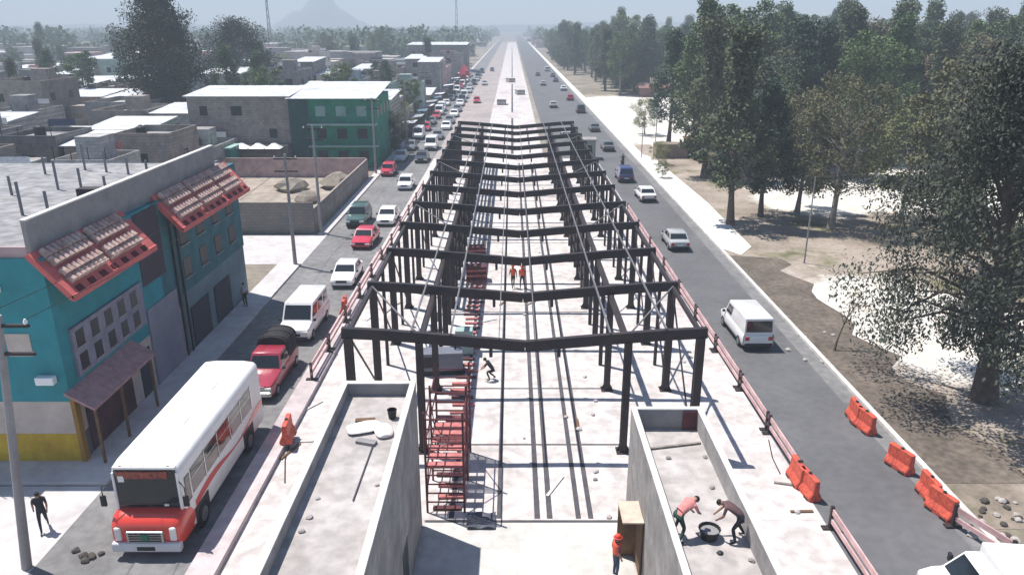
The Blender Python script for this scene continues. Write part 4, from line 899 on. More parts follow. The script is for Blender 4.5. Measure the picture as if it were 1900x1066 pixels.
# ------------------------------------------------------------------ city houses on the left
HCOL = {'grey': (.34, .325, .315), 'light grey': (.47, .45, .43), 'brown grey': (.35, .30, .27), 'pinkish': (.52, .37, .35), 'cream': (.58, .53, .45), 'pale green': (.36, .47, .41), 'dark grey': (.20, .195, .19), 'pale blue': (.36, .43, .47)}
HM = {k: mat('house_'+k.replace(' ', '_'), v, var=.22, scale=.5, fine=(1.3, .2), brick=(.8, (R(90), 0, 0)) if 'grey' in k else None) for k, v in HCOL.items()}
ROOFS = {'flat grey roof': mat('roof_flat', (.27, .265, .27), var=.3, scale=.4, fine=(1.2, .3)), 'white sheet roof': whiter, 'flat pale roof': mat('roof_pale', (.42, .41, .41), var=.3, scale=.4, fine=(1.2, .3)), 'dark sheet roof': mat('roof_dark', (.12, .115, .12), var=.3, scale=.4)}
WMESH = {}
def house(x0, x1, y0, y1, h, colr, roof, label, near=True, seed=0, name='house'):
    rr_ = random.Random(seed); w = x1-x0; d = y1-y0
    r = empty(name, ((x0+x1)/2, y0, 0), 0, label, 'house' if name == 'house' else 'building')
    hm = HM[colr] if isinstance(colr, str) else colr
    MB().box(-w/2, w/2, 0, d, 0, h).build('wall', hm, r)
    if 'sheet' in roof:
        mb = MB(); n = max(4, int(w/1.2)); o = .35
        mb.add([(-w/2-o, -o, h+.1), (w/2+o, -o, h+.1), (w/2+o, d+o, h+.75), (-w/2-o, d+o, h+.75), (-w/2-o, -o, h+.02), (w/2+o, -o, h+.02), (w/2+o, d+o, h+.67), (-w/2-o, d+o, h+.67)], [(0, 1, 2, 3), (7, 6, 5, 4), (0, 4, 5, 1), (1, 5, 6, 2), (2, 6, 7, 3), (3, 7, 4, 0)])
        mb.build('roof', ROOFS[roof], r)
        MB().add([(-w/2+.01, .01, h), (w/2-.01, .01, h), (w/2-.01, d-.01, h), (-w/2+.01, d-.01, h), (-w/2+.01, d-.01, h+.66), (w/2-.01, d-.01, h+.66)], [(0, 3, 4), (1, 5, 2), (3, 2, 5, 4)]).build('gable', hm, r)
    else:
        MB().box(-w/2+.18, w/2-.18, .18, d-.18, h, h+.05).build('roof', ROOFS[roof], r)
        mb = MB(); p = .5+.35*rr_.random()
        mb.box(-w/2, w/2, 0, .15, h, h+p); mb.box(-w/2, w/2, d-.15, d, h, h+p*.99); mb.box(-w/2, -w/2+.15, .15, d-.15, h, h+p); mb.box(w/2-.15, w/2, .15, d-.15, h, h+p)
        mb.build('parapet', hm, r)
        if rr_.random() < .6:
            a = rr_.uniform(-w/2+.6, w/2-3); MB().box(a, a+2.4, d*.45, d*.45+2.6, h+.05, h+2.3).build('stair_hut', hm, r)
        if rr_.random() < .6:
            for q in range(4): MB().box(-w/2+.3+q*(w-.7)/3, -w/2+.36+q*(w-.7)/3, .04, .1, h+p, h+p+rr_.uniform(.7, 1.3)).build('rebar', steel, r)
            MB().tube([(-w/2+.4, d-.5, h+1.7), (0, d-.5, h+1.5), (w/2-.4, d-.5, h+1.7)], .02, 4).build('clothes_line', steel, r)
            MB().box(-w/4, w/4, d-.52, d-.49, h+.8, h+1.5).build('laundry', rr_.choice([whitep, whitem, pinkm, denim]), r)
    fl = max(1, int(h/2.9))
    for f in range(fl):
        nw = max(1, int(w/3.6))
        for i in range(nw):
            if rr_.random() < .25: continue
            cx = -w/2+(i+.5)*w/nw+rr_.uniform(-.3, .3); ww = rr_.choice((.5, .7, .9)); zz = f*2.9+1.0
            if f == 0 and rr_.random() < .35: MB().box(cx-.5, cx+.5, -.03, .05, .02, 2.1).build('door', winm, r)
            else:
                wo = MB().box(cx-ww, cx+ww, -.025, .06, zz, zz+1.2).build('window', winm, r)
                if near: MB().box(cx-ww-.1, cx+ww+.1, -.12, -.0, zz-.1, zz-.02).build('sill', wallp, wo)
        if near or True:
            for i in range(max(1, int(d/4.5))):
                cy = (i+.5)*d/max(1, int(d/4.5)); MB().box(w/2-.05, w/2+.025, cy-.6, cy+.6, f*2.9+1.0, f*2.9+2.2).build('window', winm, r)
    return r
tank_p = empty('water_tank'); tank_p['category'] = 'water tank'
MB().lathe((0, 0, 0), [(.5, 0), (.55, .1), (.55, 1.0), (.48, 1.15), (.2, 1.3)], 14).build('tank_body', black, tank_p, smooth=True); MB().lathe((0, 0, 1.3), [(.2, 0), (.2, .06)], 10).build('lid', steel, tank_p)
rc = random.Random(17)
rows = [(68, 9), (80, 10), (93, 10), (106, 11), (120, 12), (136, 13), (154, 14), (174, 15), (196, 16), (222, 18), (250, 18)]
def limX(y): return -(.70*(y*CP+6)+8)
ntank = 0
# row immediately behind the teal building, and rows beyond
near_rows = [(53, 11.5, -38)]
for ri, (y0, dep) in enumerate([(53.5, 3)] + rows):
    x = -37 if ri == 0 else (-36 if y0 < 104 else (-44 if y0 < 118 else -18.2))
    if ri == 0: dep = 11
    lim = limX(y0+dep); i = 0
    while x > lim and i < 28:
        w = rc.uniform(5.0, 9.5); fl = rc.choice((1, 1, 2, 2, 2, 3)) if y0 > 100 else rc.choice((1, 2, 2))
        h = fl*2.9+rc.uniform(.1, .7); cn_ = rc.choice(['grey']*5+['light grey']*3+['brown grey']*3+['pinkish', 'cream', 'pale green', 'dark grey', 'dark grey', 'pale blue'])
        rf = rc.choice(['flat grey roof']*3+['flat pale roof']*4+['white sheet roof']*3+['dark sheet roof'])
        # keep the side street and the tall tree clear
        xa, xb = x-w, x-.25
        st_ = ('one', 'two', 'three')[fl-1]
        rown = 'row right behind the teal building' if ri == 0 else f'{ORD[ri]} row of houses back'
        lb = f'{cn_} {st_}-storey house, {rf}, {ORD[i]} from avenue, {rown}'
        y1 = y0+dep-rc.uniform(1.2, 3.5)
        house(xa, xb, y0+rc.uniform(-.6, .6), y1, h, cn_, rf, lb, near=y0 < 130, seed=1000+ri*40+i)
        if 'flat' in rf and rc.random() < .65 and ntank < 75:
            ntank += 1
            place(tank_p, USED, ((xa+xb)/2+rc.uniform(-2, 2), y0+2.6, h+.05), 0, f'black water tank on {cn_} house {ORD[i]} from avenue, {rown}', 'roof water tanks')
        x -= w+rc.choice((.1, .3, .3, 2.5)); i += 1
# grey house with long white roof, green building and neighbours
house(-42.5, -29.3, 101, 110, 9.2, 'brown grey', 'white sheet roof', 'grey three-storey house with long white roof left of the green building', seed=1)
gb = empty('green_building', (-23.2, 101, 0), 0, 'three-storey green building with white sheet roofs and pale ledge near the avenue', 'building')
grn = mat('green_paint', (.02, .25, .16), col2=(.02, .17, .12), scale=.4, fine=(1, .2)); dgrn = mat('dark_green_paint', (.02, .07, .07))
def GB(n, a, b, c, d, e, f, m, par=None): return MB().box(a, b, c, d, e, f).build(n, m, par or gb)
GB('wall', -5.8, 5.2, 0, 12, 0, 9.0, grn); GB('ledge', -3.6, 5.5, -.9, 0, 5.6, 5.8, mat('pale_green_ledge', (.3, .45, .4))); GB('side_wing', -6.0, -3.6, -.3, 0, 0, 8.9, dgrn)
GB('ledge', -3.6, 5.5, -.9, 0, 2.8, 2.95, mat('pale_green_ledge', (.3, .45, .4)))
MB().add([(-6.2, -.8, 9.05), (5.6, -.8, 9.05), (5.6, 12.4, 10.3), (-6.2, 12.4, 10.3), (-6.2, -.8, 8.95+.05), (5.6, -.8, 9.0), (5.6, 12.4, 10.22), (-6.2, 12.4, 10.22)], [(0, 1, 2, 3), (7, 6, 5, 4), (0, 4, 5, 1), (1, 5, 6, 2), (2, 6, 7, 3), (3, 7, 4, 0)]).build('roof', whiter, gb)
for fl in (0, 1, 2):
    for k in range(3):
        w = GB('window', -2.6+k*2.7, -1.3+k*2.7, -.03, .02, .9+fl*2.9, 2.2+fl*2.9, mat('pale_pane', (.22, .36, .33), rough=.3) if fl == 2 else winm)
for k in range(4): GB('window', 5.18, 5.23, 1.5+k*2.7, 2.8+k*2.7, 6.4, 7.7, winm)
house(-29, -18.4, 116, 127, 7.4, 'light grey', 'white sheet roof', 'light grey house with broad white sheet roof behind the green building', seed=2)
# low shop row with white and red scallop awning in front of grey house
sh = empty('shop_row', (-35.5, 99, 0), 0, 'low shop with small white and pink parasol awnings below the grey three-storey house', 'shop')
MB().box(-6.5, 6.2, 0, 2, 0, 3.2).build('wall', HM['dark grey'], sh)
for k in range(6): MB().loft([[(-5.8+k*2.1+a, b, 3.0) for a, b in ((-1, -1.6), (1, -1.6), (1, 0), (-1, 0))], [(-5.8+k*2.1+a, b, 3.6) for a, b in ((-.2, -.9), (.2, -.9), (.2, -.6), (-.2, -.6))]]).build('awning', whitep if k else mat('pink_cloth', (.5, .15, .2)), sh)
tk = empty('teal_kiosk', (-37.5, 71.5, 0), 0, 'small teal flat-roofed kiosk behind the far end of the roof wall', 'kiosk')
tk.location = (-38.5, 95.5, 0)
MB().box(-3, 3, 0, 3, 0, 3.3).build('wall', mat('bright_teal', (.03, .25, .22), var=.2), tk); MB().box(-3.3, 3.3, -.5, 3.3, 3.3, 3.5).build('roof', mat('pale_green_ledge', (.3, .45, .4)), tk); MB().box(-1, 1, -.04, .02, .1, 2.2).build('door', winm, tk)
# walled lot
sheet('lot_ground', [(-36, 67), (-17.9, 67), (-17.9, 94), (-36, 94)], .012, mat('sandy_lot', (.40, .34, .29), col2=(.30, .25, .2), scale=.25, fine=(1, .25)))
wl = empty('lot_wall', (-27, 67, 0), 0, 'grey block wall enclosing the sandy lot beside the pale side street', 'wall')
MB().box(-9, 9, -.2, 0, 0, 2.9).build('front_section', mat('grey_block_wall', (.17, .17, .165), col2=(.24, .21, .18), scale=.5, brick=(.9, (R(90), 0, 0))), wl)
MB().box(8.8, 9.0, 0, 27, 0, 2.3).build('street_section', HM['brown grey'], wl); MB().box(-9.2, -9.0, -.2, 27, 0, 2.4).build('rear_section', HM['grey'], wl); MB().box(-9, 8.8, 27, 27.2, 0, 2.4).build('far_section', HM['pinkish'], wl)
MB().box(-3.2, -.4, -.24, -.2, .02, 2.4).build('gate', mat('gate_grey', (.22, .22, .24)), wl)
for k, (xx, yy) in enumerate(((-22, 80), (-25.5, 86), (-20.5, 88))): rubble('earth_heap', 'low heap of brown earth inside the walled sandy lot', [(xx, yy, -.1, 1.5+.3*k)], 300+k, dirt, 'earth heaps in the lot')
# white roof hall far by the avenue, red tents
house(-42, -18.3, 318, 338, 10.5, 'dark grey', 'white sheet roof', 'large dark hall with long white roof beside the far avenue', near=False, seed=5)
house(-30, -18.4, 285, 300, 7.5, 'grey', 'flat pale roof', 'grey house with pale roof in front of the white-roofed hall', near=False, seed=6)
redt = mat('red_canvas', (.50, .03, .07), var=.2)
for k, (xx, yy, s_) in enumerate(((-16.3, 268, 2.2), (-15.9, 250, 1.7))):
    t = empty('market_tent', (xx, yy, 0), 0, ('tall' if k == 0 else 'small')+' red market tent on the left side of the far road', 'tent', 'red tents on the far road')
    MB().loft([[(a*s_*.7, b*s_*.7, 3.2) for a, b in ((-1, -1), (1, -1), (1, 1), (-1, 1))], [(a*s_*.12, b*s_*.12, 5.2) for a, b in ((-1, -1), (1, -1), (1, 1), (-1, 1))]]).build('canopy', redt, t)
    MB().box(-s_*.7, s_*.7, s_*.66, s_*.7, 1.0, 3.2).build('back_panel', redt, t)
    for a, b in ((-1, -1), (1, -1), (1, 1), (-1, 1)): MB().box(a*s_*.66-.05, a*s_*.66+.05, b*s_*.62-.05, b*s_*.62+.05, 0, 3.2).build('pole', purl, t)
# market stalls crowding left pavement beyond the frame
stc = [mat('stall_white', (.62, .62, .66), var=.2), mat('stall_grey', (.30, .32, .35), var=.2), mat('stall_blue', (.10, .16, .22), var=.2)]
for k in range(16):
    yy = 130+k*9.5; c = k % 3
    t = empty('market_stall', (-17.6+.2*(k % 2), yy, .13), .05*(k % 3-1), f"{('white', 'grey', 'dark blue')[c]} canvas market stall, {ORD[k]} beyond the green building on the left pavement", 'stall', 'stalls on the left pavement')
    MB().add([(-1.5, -2.2, 2.2), (1.3, -2.2, 2.5), (1.3, 2.2, 2.5), (-1.5, 2.2, 2.2), (-1.5, -2.2, 2.15), (1.3, -2.2, 2.45), (1.3, 2.2, 2.45), (-1.5, 2.2, 2.15)], [(0, 1, 2, 3), (7, 6, 5, 4), (0, 4, 5, 1), (1, 5, 6, 2), (2, 6, 7, 3), (3, 7, 4, 0)]).build('canopy', stc[c], t)
    for a, b in ((-1.4, -2.1), (1.2, -2.1), (1.2, 2.1), (-1.4, 2.1)): MB().box(a-.04, a+.04, b-.04, b+.04, 0, 2.2).build('pole', steel, t)
    MB().box(-1.0, .6, -1.8, 1.8, 0, .85).build('counter', wood, t)
# right side small structures
kx = empty('booth', (19.2, 112, 0), 0, 'small grey green booth at the far right corner of the steel frame', 'booth')
kx.location = (12.9, 112, 0)
MB().box(-1.2, 1.2, 0, 2.4, 0, 2.7).build('wall', mat('booth_green', (.22, .26, .25), var=.2), kx); MB().box(-1.4, 1.4, -.2, 2.6, 2.7, 2.85).build('roof', wallp, kx); MB().box(-.7, .7, -.03, .02, 1.1, 2.0).build('window', winm, kx)
kx.location = (10.6, 107, 0)
x, y = Gp(1275, 294)
kx = empty('shed', (x, y, 0), 0, 'small brown shed with dark open front behind the right footpath', 'shed')
MB().box(-4.5, 0, 0, 2.5, 0, 2.0).build('low_wall', mat('brown_wall', (.24, .19, .16), var=.3), kx); MB().box(0, 2.6, .3, 3, 0, 2.6).build('wall', mat('dark_shed', (.035, .03, .022), var=.3), kx); MB().box(-.2, 2.8, 0, 3.2, 2.6, 2.75).build('roof', wood, kx)
x, y = Gp(1160, 180)
kx = empty('pavilion', (x+8, y, 0), 0, 'low red-brown pavilion at the edge of the far wood', 'pavilion')
MB().box(-4, 4, 0, 5, 0, 2.4).build('wall', mat('brick_red', (.24, .13, .11), var=.3), kx); MB().loft([[(-4.6, -1, 2.4), (4.6, -1, 2.4), (4.6, 6, 2.4), (-4.6, 6, 2.4)], [(-4, 2.3, 3.6), (4, 2.3, 3.6), (4, 2.7, 3.6), (-4, 2.7, 3.6)]]).build('roof', mat('red_roof', (.26, .14, .12), var=.3), kx)

# ------------------------------------------------------------------ trees
def leafmat(n, c, c2): return mat(n, c, col2=c2, scale=.8, rough=.75, spec=.2, detail=3, rnd=.22)
LM = {'deep2': leafmat('leaf_deep_grey', (.095, .105, .075), (.04, .048, .04)), 'deep': leafmat('leaf_deep', (.055, .075, .050), (.028, .038, .030)), 'dark': leafmat('leaf_dark', (.115, .145, .075), (.05, .068, .042)), 'green': leafmat('leaf_green', (.125, .185, .07), (.055, .092, .04)), 'olive': leafmat('leaf_olive', (.225, .21, .115), (.11, .10, .06)), 'light': leafmat('leaf_light', (.26, .28, .125), (.135, .155, .07)), 'blue': leafmat('leaf_blue', (.095, .145, .09), (.045, .072, .05))}
def tree_proto(name, seed, h, cr, base, lm, trunk_m, r0, nclump, nleaf, lsize, shape='round', lean=(0, 0), droop=.0, csig=.75):
    rr_ = random.Random(seed); ng = np.random.default_rng(seed)
    r = empty(name); r['category'] = 'tree'
    tb_ = MB(); n = 7; path = []; wx = rr_.uniform(-.4, .4); wy = rr_.uniform(-.4, .4)
    th = h*.86
    for i in range(n): t = i/(n-1); path.append(Vector((lean[0]*t*t+wx*math.sin(t*3.1)*.8, lean[1]*t*t+wy*math.sin(t*2.3)*.8, th*t)))
    tb_.tube(path, [r0*(1-.82*(i/(n-1)))*(1.35 if i == 0 else 1) for i in range(n)], 9)
    def P(t): f = t*(n-1); i = min(int(f), n-2); return path[i].lerp(path[i+1], f-i)
    cent = []
    for k in range(nclump):
        t = base+(1-base)*((k+rr_.random())/nclump)
        u = (t-base)/(1-base)
        if shape == 'round': rad = cr*math.sqrt(max(.05, 1-(1.75*u-.75)**2*.95))
        elif shape == 'cone': rad = cr*(1.05-u)**.75*(.35+.65*min(1, u*5))
        elif shape == 'tall': rad = cr*(.55+.45*math.sin(u*5.2+seed))*math.sqrt(max(.04, 1-(u*1.5-.6)**2))
        else: rad = cr*(.5+.6*u)*math.sqrt(max(.05, 1-(u*1.25-.35)**2))
        a = k*2.4+rr_.uniform(-.5, .5); q = rad*rr_.uniform(.35, 1.08)
        s0 = P(min(.98, t*.80+.02)); c = P(min(1, t))*1.0; c = Vector((c.x+math.cos(a)*q, c.y+math.sin(a)*q, h*t-droop*q*.35))
        cent.append((c, max(.28, csig*cr*.24*rr_.uniform(.6, 1.25))))
        if q > cr*.3 or k % 3 == 0:
            m_ = s0.lerp(c, .55)+Vector((0, 0, rr_.uniform(-.1, .25)*q)); rb_ = max(.03, r0*.32*(1-t*.6))
            tb_.tube([s0, m_, c], [rb_, rb_*.6, rb_*.2], 5, caps=False)
    tb_.build('trunk', trunk_m, r, smooth=True)
    per = nleaf//nclump; pts = []
    for c, sg in cent:
        g_ = ng.normal(size=(per, 3)); g_ /= (np.linalg.norm(g_, axis=1, keepdims=True)+1e-6); rad_ = ng.random((per, 1))**.45
        p = g_*rad_*sg*1.9; p[:, 2] *= .72; p += np.array(c); p[:, 2] -= droop*ng.random(per)*sg*1.5
        pts.append(p)
    p = np.concatenate(pts); N = len(p)
    nrm = ng.normal(size=(N, 3)); nrm[:, 2] = np.abs(nrm[:, 2])+.3; nrm /= np.linalg.norm(nrm, axis=1, keepdims=True)
    t1 = np.cross(nrm, ng.normal(size=(N, 3))); t1 /= np.linalg.norm(t1, axis=1, keepdims=True); t2 = np.cross(nrm, t1)
    if droop: t1[:, 2] -= droop*1.2; t1 /= np.linalg.norm(t1, axis=1, keepdims=True)
    L_ = lsize*(.6+.8*ng.random((N, 1))); Wd_ = L_*.5
    v = np.stack([p-t1*L_*.5, p+t2*Wd_*.5-t1*L_*.05, p+t1*L_*.5, p-t2*Wd_*.5-t1*L_*.05], axis=1).reshape(-1, 3)
    me = bpy.data.meshes.new('crown'); me.vertices.add(N*4); me.vertices.foreach_set('co', v.astype(np.float32).ravel())
    me.loops.add(N*4); me.loops.foreach_set('vertex_index', np.arange(N*4, dtype=np.int32)); me.polygons.add(N); me.polygons.foreach_set('loop_start', np.arange(N, dtype=np.int32)*4); me.polygons.foreach_set('loop_total', np.full(N, 4, dtype=np.int32))
    me.materials.append(LM[lm]); me.update(); me.validate()
    o = bpy.data.objects.new('crown', me); COL.objects.link(o); o.parent = r
    return r
TP_ = {
 'casA': tree_proto('tree', 1, 18, 4.2, .22, 'dark', bark, .32, 44, 10500, .40, 'tall', droop=.25, csig=.66),
 'casB': tree_proto('tree', 2, 18, 4.8, .25, 'blue', bark, .34, 44, 10500, .40, 'cone', droop=.2, csig=.66),
 'eucA': tree_proto('tree', 3, 17, 5.2, .30, 'green', barkp, .30, 40, 10500, .40, 'vase', droop=.15, csig=.62),
 'eucB': tree_proto('tree', 4, 15, 5.4, .24, 'olive', barkp, .30, 42, 10500, .38, 'round', droop=.4, csig=.64),
 'ash':  tree_proto('tree', 5, 11, 4.6, .25, 'light', barkp, .22, 34, 6500, .32, 'round', csig=.66),
 'eucC': tree_proto('tree', 6, 19, 4.6, .26, 'green', bark, .32, 42, 10500, .42, 'tall', droop=.25, csig=.62),
 'busA': tree_proto('tree', 7, 13, 5.5, .12, 'dark', bark, .30, 38, 10500, .40, 'round', droop=.15, csig=.66),
}
KN = {'casA': 'dark', 'casB': 'blue green', 'eucA': 'green spreading', 'eucB': 'olive brown drooping', 'ash': 'pale green', 'eucC': 'tall green', 'busA': 'dark bushy'}
def plant(k, x, y, s, label, group=None, rz=0, sz=None):
    return place(TP_[k], USED, (x, y, -.02), rz, label, group, (s, s, sz or s))
# signature trees of the park
big = tree_proto('tree', 21, 17, 7.4, .22, 'deep2', bark, .5, 90, 54000, .21, 'cone', lean=(-1.5, 0), droop=.75, csig=.5)
x, y = Gp(1803, 742); tag(big, 'huge dark tree with low drooping boughs nearest the camera, right side'); big.location = (x+.6, y, 0)
big2 = tree_proto('tree', 22, 21, 6.8, .26, 'dark', bark, .42, 64, 26000, .28, 'tall', droop=.35, csig=.6)
big2.location = (33.0, 42, 0); tag(big2, 'tall dark tree at the right picture edge behind the huge drooping tree')
br = tree_proto('tree', 23, 13.8, 5.6, .30, 'olive', barkp, .30, 60, 13000, .24, 'vase', droop=.3, csig=.5)
x, y = Gp(1541, 424); br.location = (x, y, 0); tag(br, 'brown grey half-bare spreading tree in the middle of the park')
S1 = [('casA', 1355, 416, 1.0, 'tall dark blue-green tree with thick trunk nearest the right footpath'), ('casB', 1411, 402, .72, 'slim dark tree just right of the tall footpath tree'), ('eucB', 1478, 398, .8, 'olive tree between the slim dark tree and the half-bare brown tree'),
      ('ash', 1670, 410, .95, 'pale green round tree right of the half-bare brown tree'), ('eucB', 1745, 430, 1.0, 'olive drooping tree behind the huge dark tree'), ('casB', 1240, 268, .95, 'lone dark tree beside the far white clearing'),
      ('ash', 1196, 250, .55, 'small pale tree at the edge of the far clearing'), ('casA', 1305, 330, 1.05, 'tall dark tree left of the thick-trunk tree'), ('eucA', 1585, 330, 1.0, 'green spreading tree beyond the near white clearing'), ('busA', 1860, 520, .9, 'dark bushy tree at the right edge above the white clearing'),
      ('ash', 1315, 318, .25, 'tiny shrub tree on the dirt beside the footpath'), ('eucC', 1640, 300, 1.0, 'tall green tree beyond the near clearing, centre right'), ('ash', 1222, 305, .28, 'small bush at the bend of the right footpath'), ('ash', 1228, 330, .2, 'tiny bush on the footpath edge')]
for i, (k, px, py, s, lb) in enumerate(S1):
    x, y = Gp(px, py); plant(k, x, y, s, lb, rz=i*1.3)
sap = tree_proto('sapling', 24, 3.6, .9, .5, 'olive', bark, .07, 10, 160, .2, 'vase', lean=(1.3, .3)); x, y = Gp(1548, 650); sap.location = (x, y, 0); tag(sap, 'leaning nearly bare sapling on the dark verge', 'sapling')
rf_ = random.Random(44); cnt = {}
def scatter(n, xr, yr, ks, label, group, mind=5.5, sc=(.8, 1.1), ok=None, tries=6000, order=None):
    pts = []; t = 0; made = []
    while len(pts) < n and t < tries:
        t += 1; y = yr[0]+(yr[1]-yr[0])*rf_.random()**1.15; x = rf_.uniform(*xr(y))
        if ok and not ok(x, y): continue
        if any((x-a)**2+(y-b)**2 < mind**2 for a, b in pts): continue
        pts.append((x, y)); k = rf_.choice(ks)
        made.append((k, x/(y*CP+6), plant(k, x, y, rf_.uniform(*sc), label.format(KN[k]), group.format(KN[k]), rf_.uniform(0, 6.28))))
    if order:
        for k in set(m_[0] for m_ in made):
            for i, m_ in enumerate(sorted((m_ for m_ in made if m_[0] == k), key=lambda q: q[1])):
                if i < len(ORD): m_[2]['label'] = f'{KN[k]} tree {order}, {ORD[i]} of its kind from the left'
def clear(x, y): return not any(inpoly(x+dx, y+dy, q) for q in CLR for dx, dy in ((0, 0), (-2, 0), (2, 0), (0, -3)))
scatter(60, lambda y: (27, .70*(y+6)+10), (97, 124), ['casA', 'eucB', 'eucB', 'eucA', 'ash', 'casB', 'eucC', 'busA'], '{} tree in the near part of the park wood on the right', '{} trees in the near park wood', 4.0, (.85, 1.15), clear, order='in the near park wood')
scatter(80, lambda y: (25, .70*(y+6)+8), (122, 240), ['casA', 'casB', 'eucA', 'eucC', 'busA', 'eucB'], '{} tree deep in the park wood on the right', '{} trees deep in the park wood', 6.0, (.95, 1.25), clear, order='deep in the park wood')
scatter(40, lambda y: (21.8, 25+.36*y), (196, 470), ['casA', 'casB', 'eucC', 'eucA', 'busA'], '{} tree in the far wood beyond the white clearing', '{} trees of the far wood', 6, (.95, 1.25), clear, order='in the far wood')
for i in range(44):
    yy = 212+i*6.5+rf_.uniform(-2, 2); xx = (27 if yy < 290 else 22.5)+rf_.uniform(0, 3)+(6.5 if i % 2 else 0)
    k = ('casA', 'eucC', 'busA', 'casB', 'eucA')[rf_.randrange(5)]
    plant(k, xx, yy, rf_.uniform(.8, 1.05), f'{KN[k]} tree edging the far wood by the road, {ORD[i//2]} along its {"front" if i % 2 == 0 else "back"} line', 'trees edging the far wood', rf_.uniform(0, 6.28))
for i, (xx, yy) in enumerate(((-2.5, 186), (2.2, 214), (-.5, 262))):
    o = empty('material_stack', (xx, yy, .02), .2*i, f'stack of pale panels on the bare busway beyond the frame, {ORD[i]} from the camera', 'stack', 'panel stacks on the far busway')
    for q in range(5): MB().box(-1.1, 1.1, -1.6, 1.6, q*.28, q*.28+.22).build('panel', (barkp, conc, conc2)[q % 3], o)
# left side trees
tl = tree_proto('tree', 31, 27, 6.6, .2, 'deep', bark, .9, 95, 42000, .42, 'tall', droop=.3, csig=.85)
tl.location = (-58, 131, 0); tag(tl, 'very tall dark tree towering over the houses on the left')
tl2 = tree_proto('tree', 32, 18.5, 7.2, .12, 'deep', bark, .5, 80, 26000, .42, 'round', csig=.85)
tl2.location = (-60, 172, 0); tag(tl2, 'broad rounded green tree right of the very tall dark tree, among the houses')
scatter(36, lambda y: (-.68*(y+6)-6, -24), (116, 290), ['casA', 'busA', 'eucA', 'casB', 'eucC', 'ash'], '{} tree growing between the houses on the left', '{} trees among the left houses', 9, (.45, .8), order='between the left houses')
scatter(24, lambda y: (-.68*(y+6)-6, -22), (290, 620), ['casA', 'busA', 'eucA', 'casB', 'eucC'], '{} tree on the hazy skyline beyond the left houses', '{} trees on the left skyline', 9, (.7, 1.05))
for i, (px, py, k, s) in enumerate(((690, 330, 'ash', .4), (650, 330, 'busA', .3))): 
    pass
plant('busA', -18.2, 113.8, .45, 'dark bushy tree at the corner of the green building'); plant('ash', -19, 129, .55, 'pale round tree beside the road beyond the green building'); plant('eucA', -19.2, 146, .5, 'green spreading tree by the road, second beyond the green building')

# ------------------------------------------------------------------ far town, far trees, hills (too many and too small to count)
mb = MB(); rr = random.Random(77)
for k in range(1500):
    y = 275+1400*rr.random()**1.5; side = rr.random() < .75
    x = rr.uniform(-.72*y, -21) if side else rr.uniform(21+.5*0, .72*y)
    if not side and y < 620: continue
    if -43 < x < -17 and 278 < y < 342: continue
    w = rr.uniform(6, 16); d = rr.uniform(7, 14); h = rr.choice((3, 3.2, 5.8, 6, 6.2, 8.8)); m_ = rr.choice((0, 0, 0, 1, 2, 3, 4))
    mb.box(x-w, x if x > 0 or x < -21 else -21, y, y+d, 0, h, m_); 
    if rr.random() < .5: mb.box(x-w-.2, x+.2 if x < -21 else x, y-.2, y+d+.2, h+.01, h+.25, rr.choice((5, 1, 6)))
tag(mb.build('far_town', [HM['grey'], HM['light grey'], HM['pinkish'], HM['brown grey'], HM['cream'], whiter, ROOFS['flat grey roof']]), 'hazy mass of small houses filling the plain to the horizon', 'houses', kind='stuff')
ng = np.random.default_rng(9); V_ = []; n_t = 1500
P0 = []
for k in range(n_t):
    y = 360+1300*rr.random()**1.15; x = rr.uniform(-.72*y, .72*y)
    if abs(x) < 26 or (x > 0 and y < 480 and x < 24+.55*y): continue
    P0.append((x, y, rr.uniform(9, 19), rr.uniform(4, 8)))
pts = []
for x, y, h, r_ in P0:
    g_ = ng.normal(size=(70, 3)); g_ /= np.linalg.norm(g_, axis=1, keepdims=True); g_ *= ng.random((70, 1))**.4
    pts.append(g_*np.array([r_, r_, h*.45])+np.array([x, y, h*.52]))
p = np.concatenate(pts); N = len(p); nrm = ng.normal(size=(N, 3)); nrm /= np.linalg.norm(nrm, axis=1, keepdims=True)
t1 = np.cross(nrm, ng.normal(size=(N, 3))); t1 /= np.linalg.norm(t1, axis=1, keepdims=True); t2 = np.cross(nrm, t1)
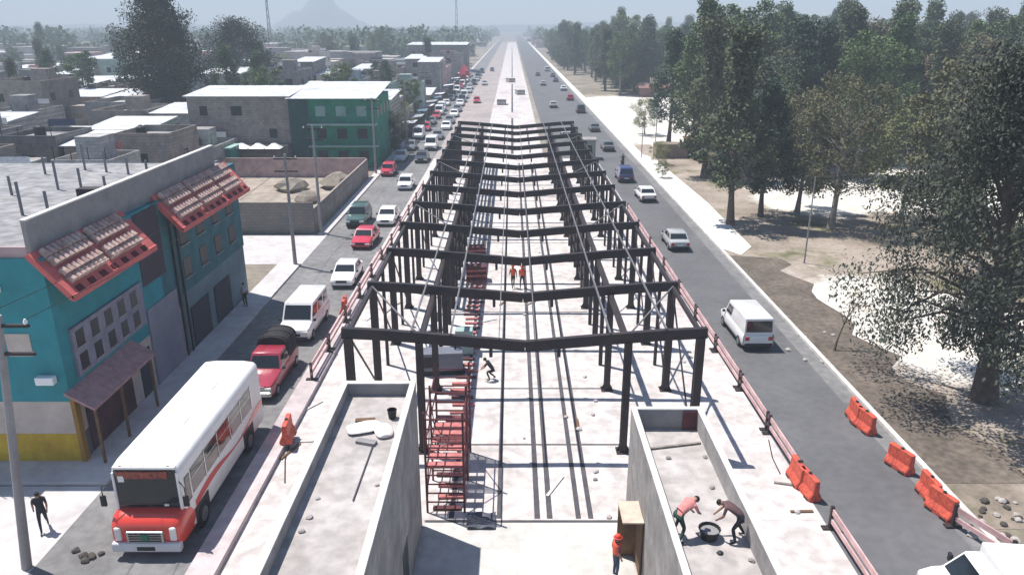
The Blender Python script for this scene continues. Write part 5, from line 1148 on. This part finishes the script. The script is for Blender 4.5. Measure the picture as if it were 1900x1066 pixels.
v = np.stack([p-t1*1.4, p+t2*1.0, p+t1*1.4, p-t2*1.0], axis=1).reshape(-1, 3)
me = bpy.data.meshes.new('far_trees'); me.vertices.add(N*4); me.vertices.foreach_set('co', v.astype(np.float32).ravel())
me.loops.add(N*4); me.loops.foreach_set('vertex_index', np.arange(N*4, dtype=np.int32)); me.polygons.add(N); me.polygons.foreach_set('loop_start', np.arange(N, dtype=np.int32)*4); me.polygons.foreach_set('loop_total', np.full(N, 4, dtype=np.int32))
me.materials.append(LM['green']); me.update(); o = bpy.data.objects.new('far_trees', me); COL.objects.link(o); tag(o, 'hazy belt of trees along the horizon', 'trees', kind='stuff')
def hill(name, cx, cy, w, hh, seed, pw=1.0, nn=40):
    rr_ = random.Random(seed); mb = MB(); ph = [rr_.uniform(0, 6) for _ in range(5)]
    for i in range(nn+1):
        for j in range(9):
            u = i/nn*2-1; v_ = j/8*2-1
            z = hh*max(0, 1-abs(u)**1.2)**pw*max(0, 1-v_*v_)*(1+.10*math.sin(u*9+ph[0])+.06*math.sin(u*21+ph[1]))
            mb.v.append((cx+u*w, cy+v_*w*.35, z-.5))
    for i in range(nn):
        for j in range(8): a = i*9+j; mb.f.append([a, a+9, a+10, a+1]); mb.m.append(0)
    tag(mb.build(name, mat('hill_scrub', (.12, .12, .10), var=.3, scale=.01), smooth=True), kind='structure')
hill('hills', -610, 2560, 200, 116, 1, 1.5); hill('hills', -1200, 2500, 640, 26, 2, .8); hill('hills', 400, 2600, 1100, 28, 3, .8)

# ------------------------------------------------------------------ haze
hz = MB().box(-2600, 2600, -50, 2900, -1.0, 122).build('haze', []); tag(hz, 'pale summer haze over the plain', 'haze', kind='stuff')
hm = bpy.data.materials.new('haze_air'); hm.use_nodes = True; n = hm.node_tree.nodes; n.remove(n['Principled BSDF'])
pv = n.new('ShaderNodeVolumePrincipled'); pv.inputs['Color'].default_value = (.79, .90, 1, 1); pv.inputs['Density'].default_value = .00095; pv.inputs['Anisotropy'].default_value = 0
hm.node_tree.links.new(pv.outputs[0], n['Material Output'].inputs['Volume']); hz.data.materials.append(hm)
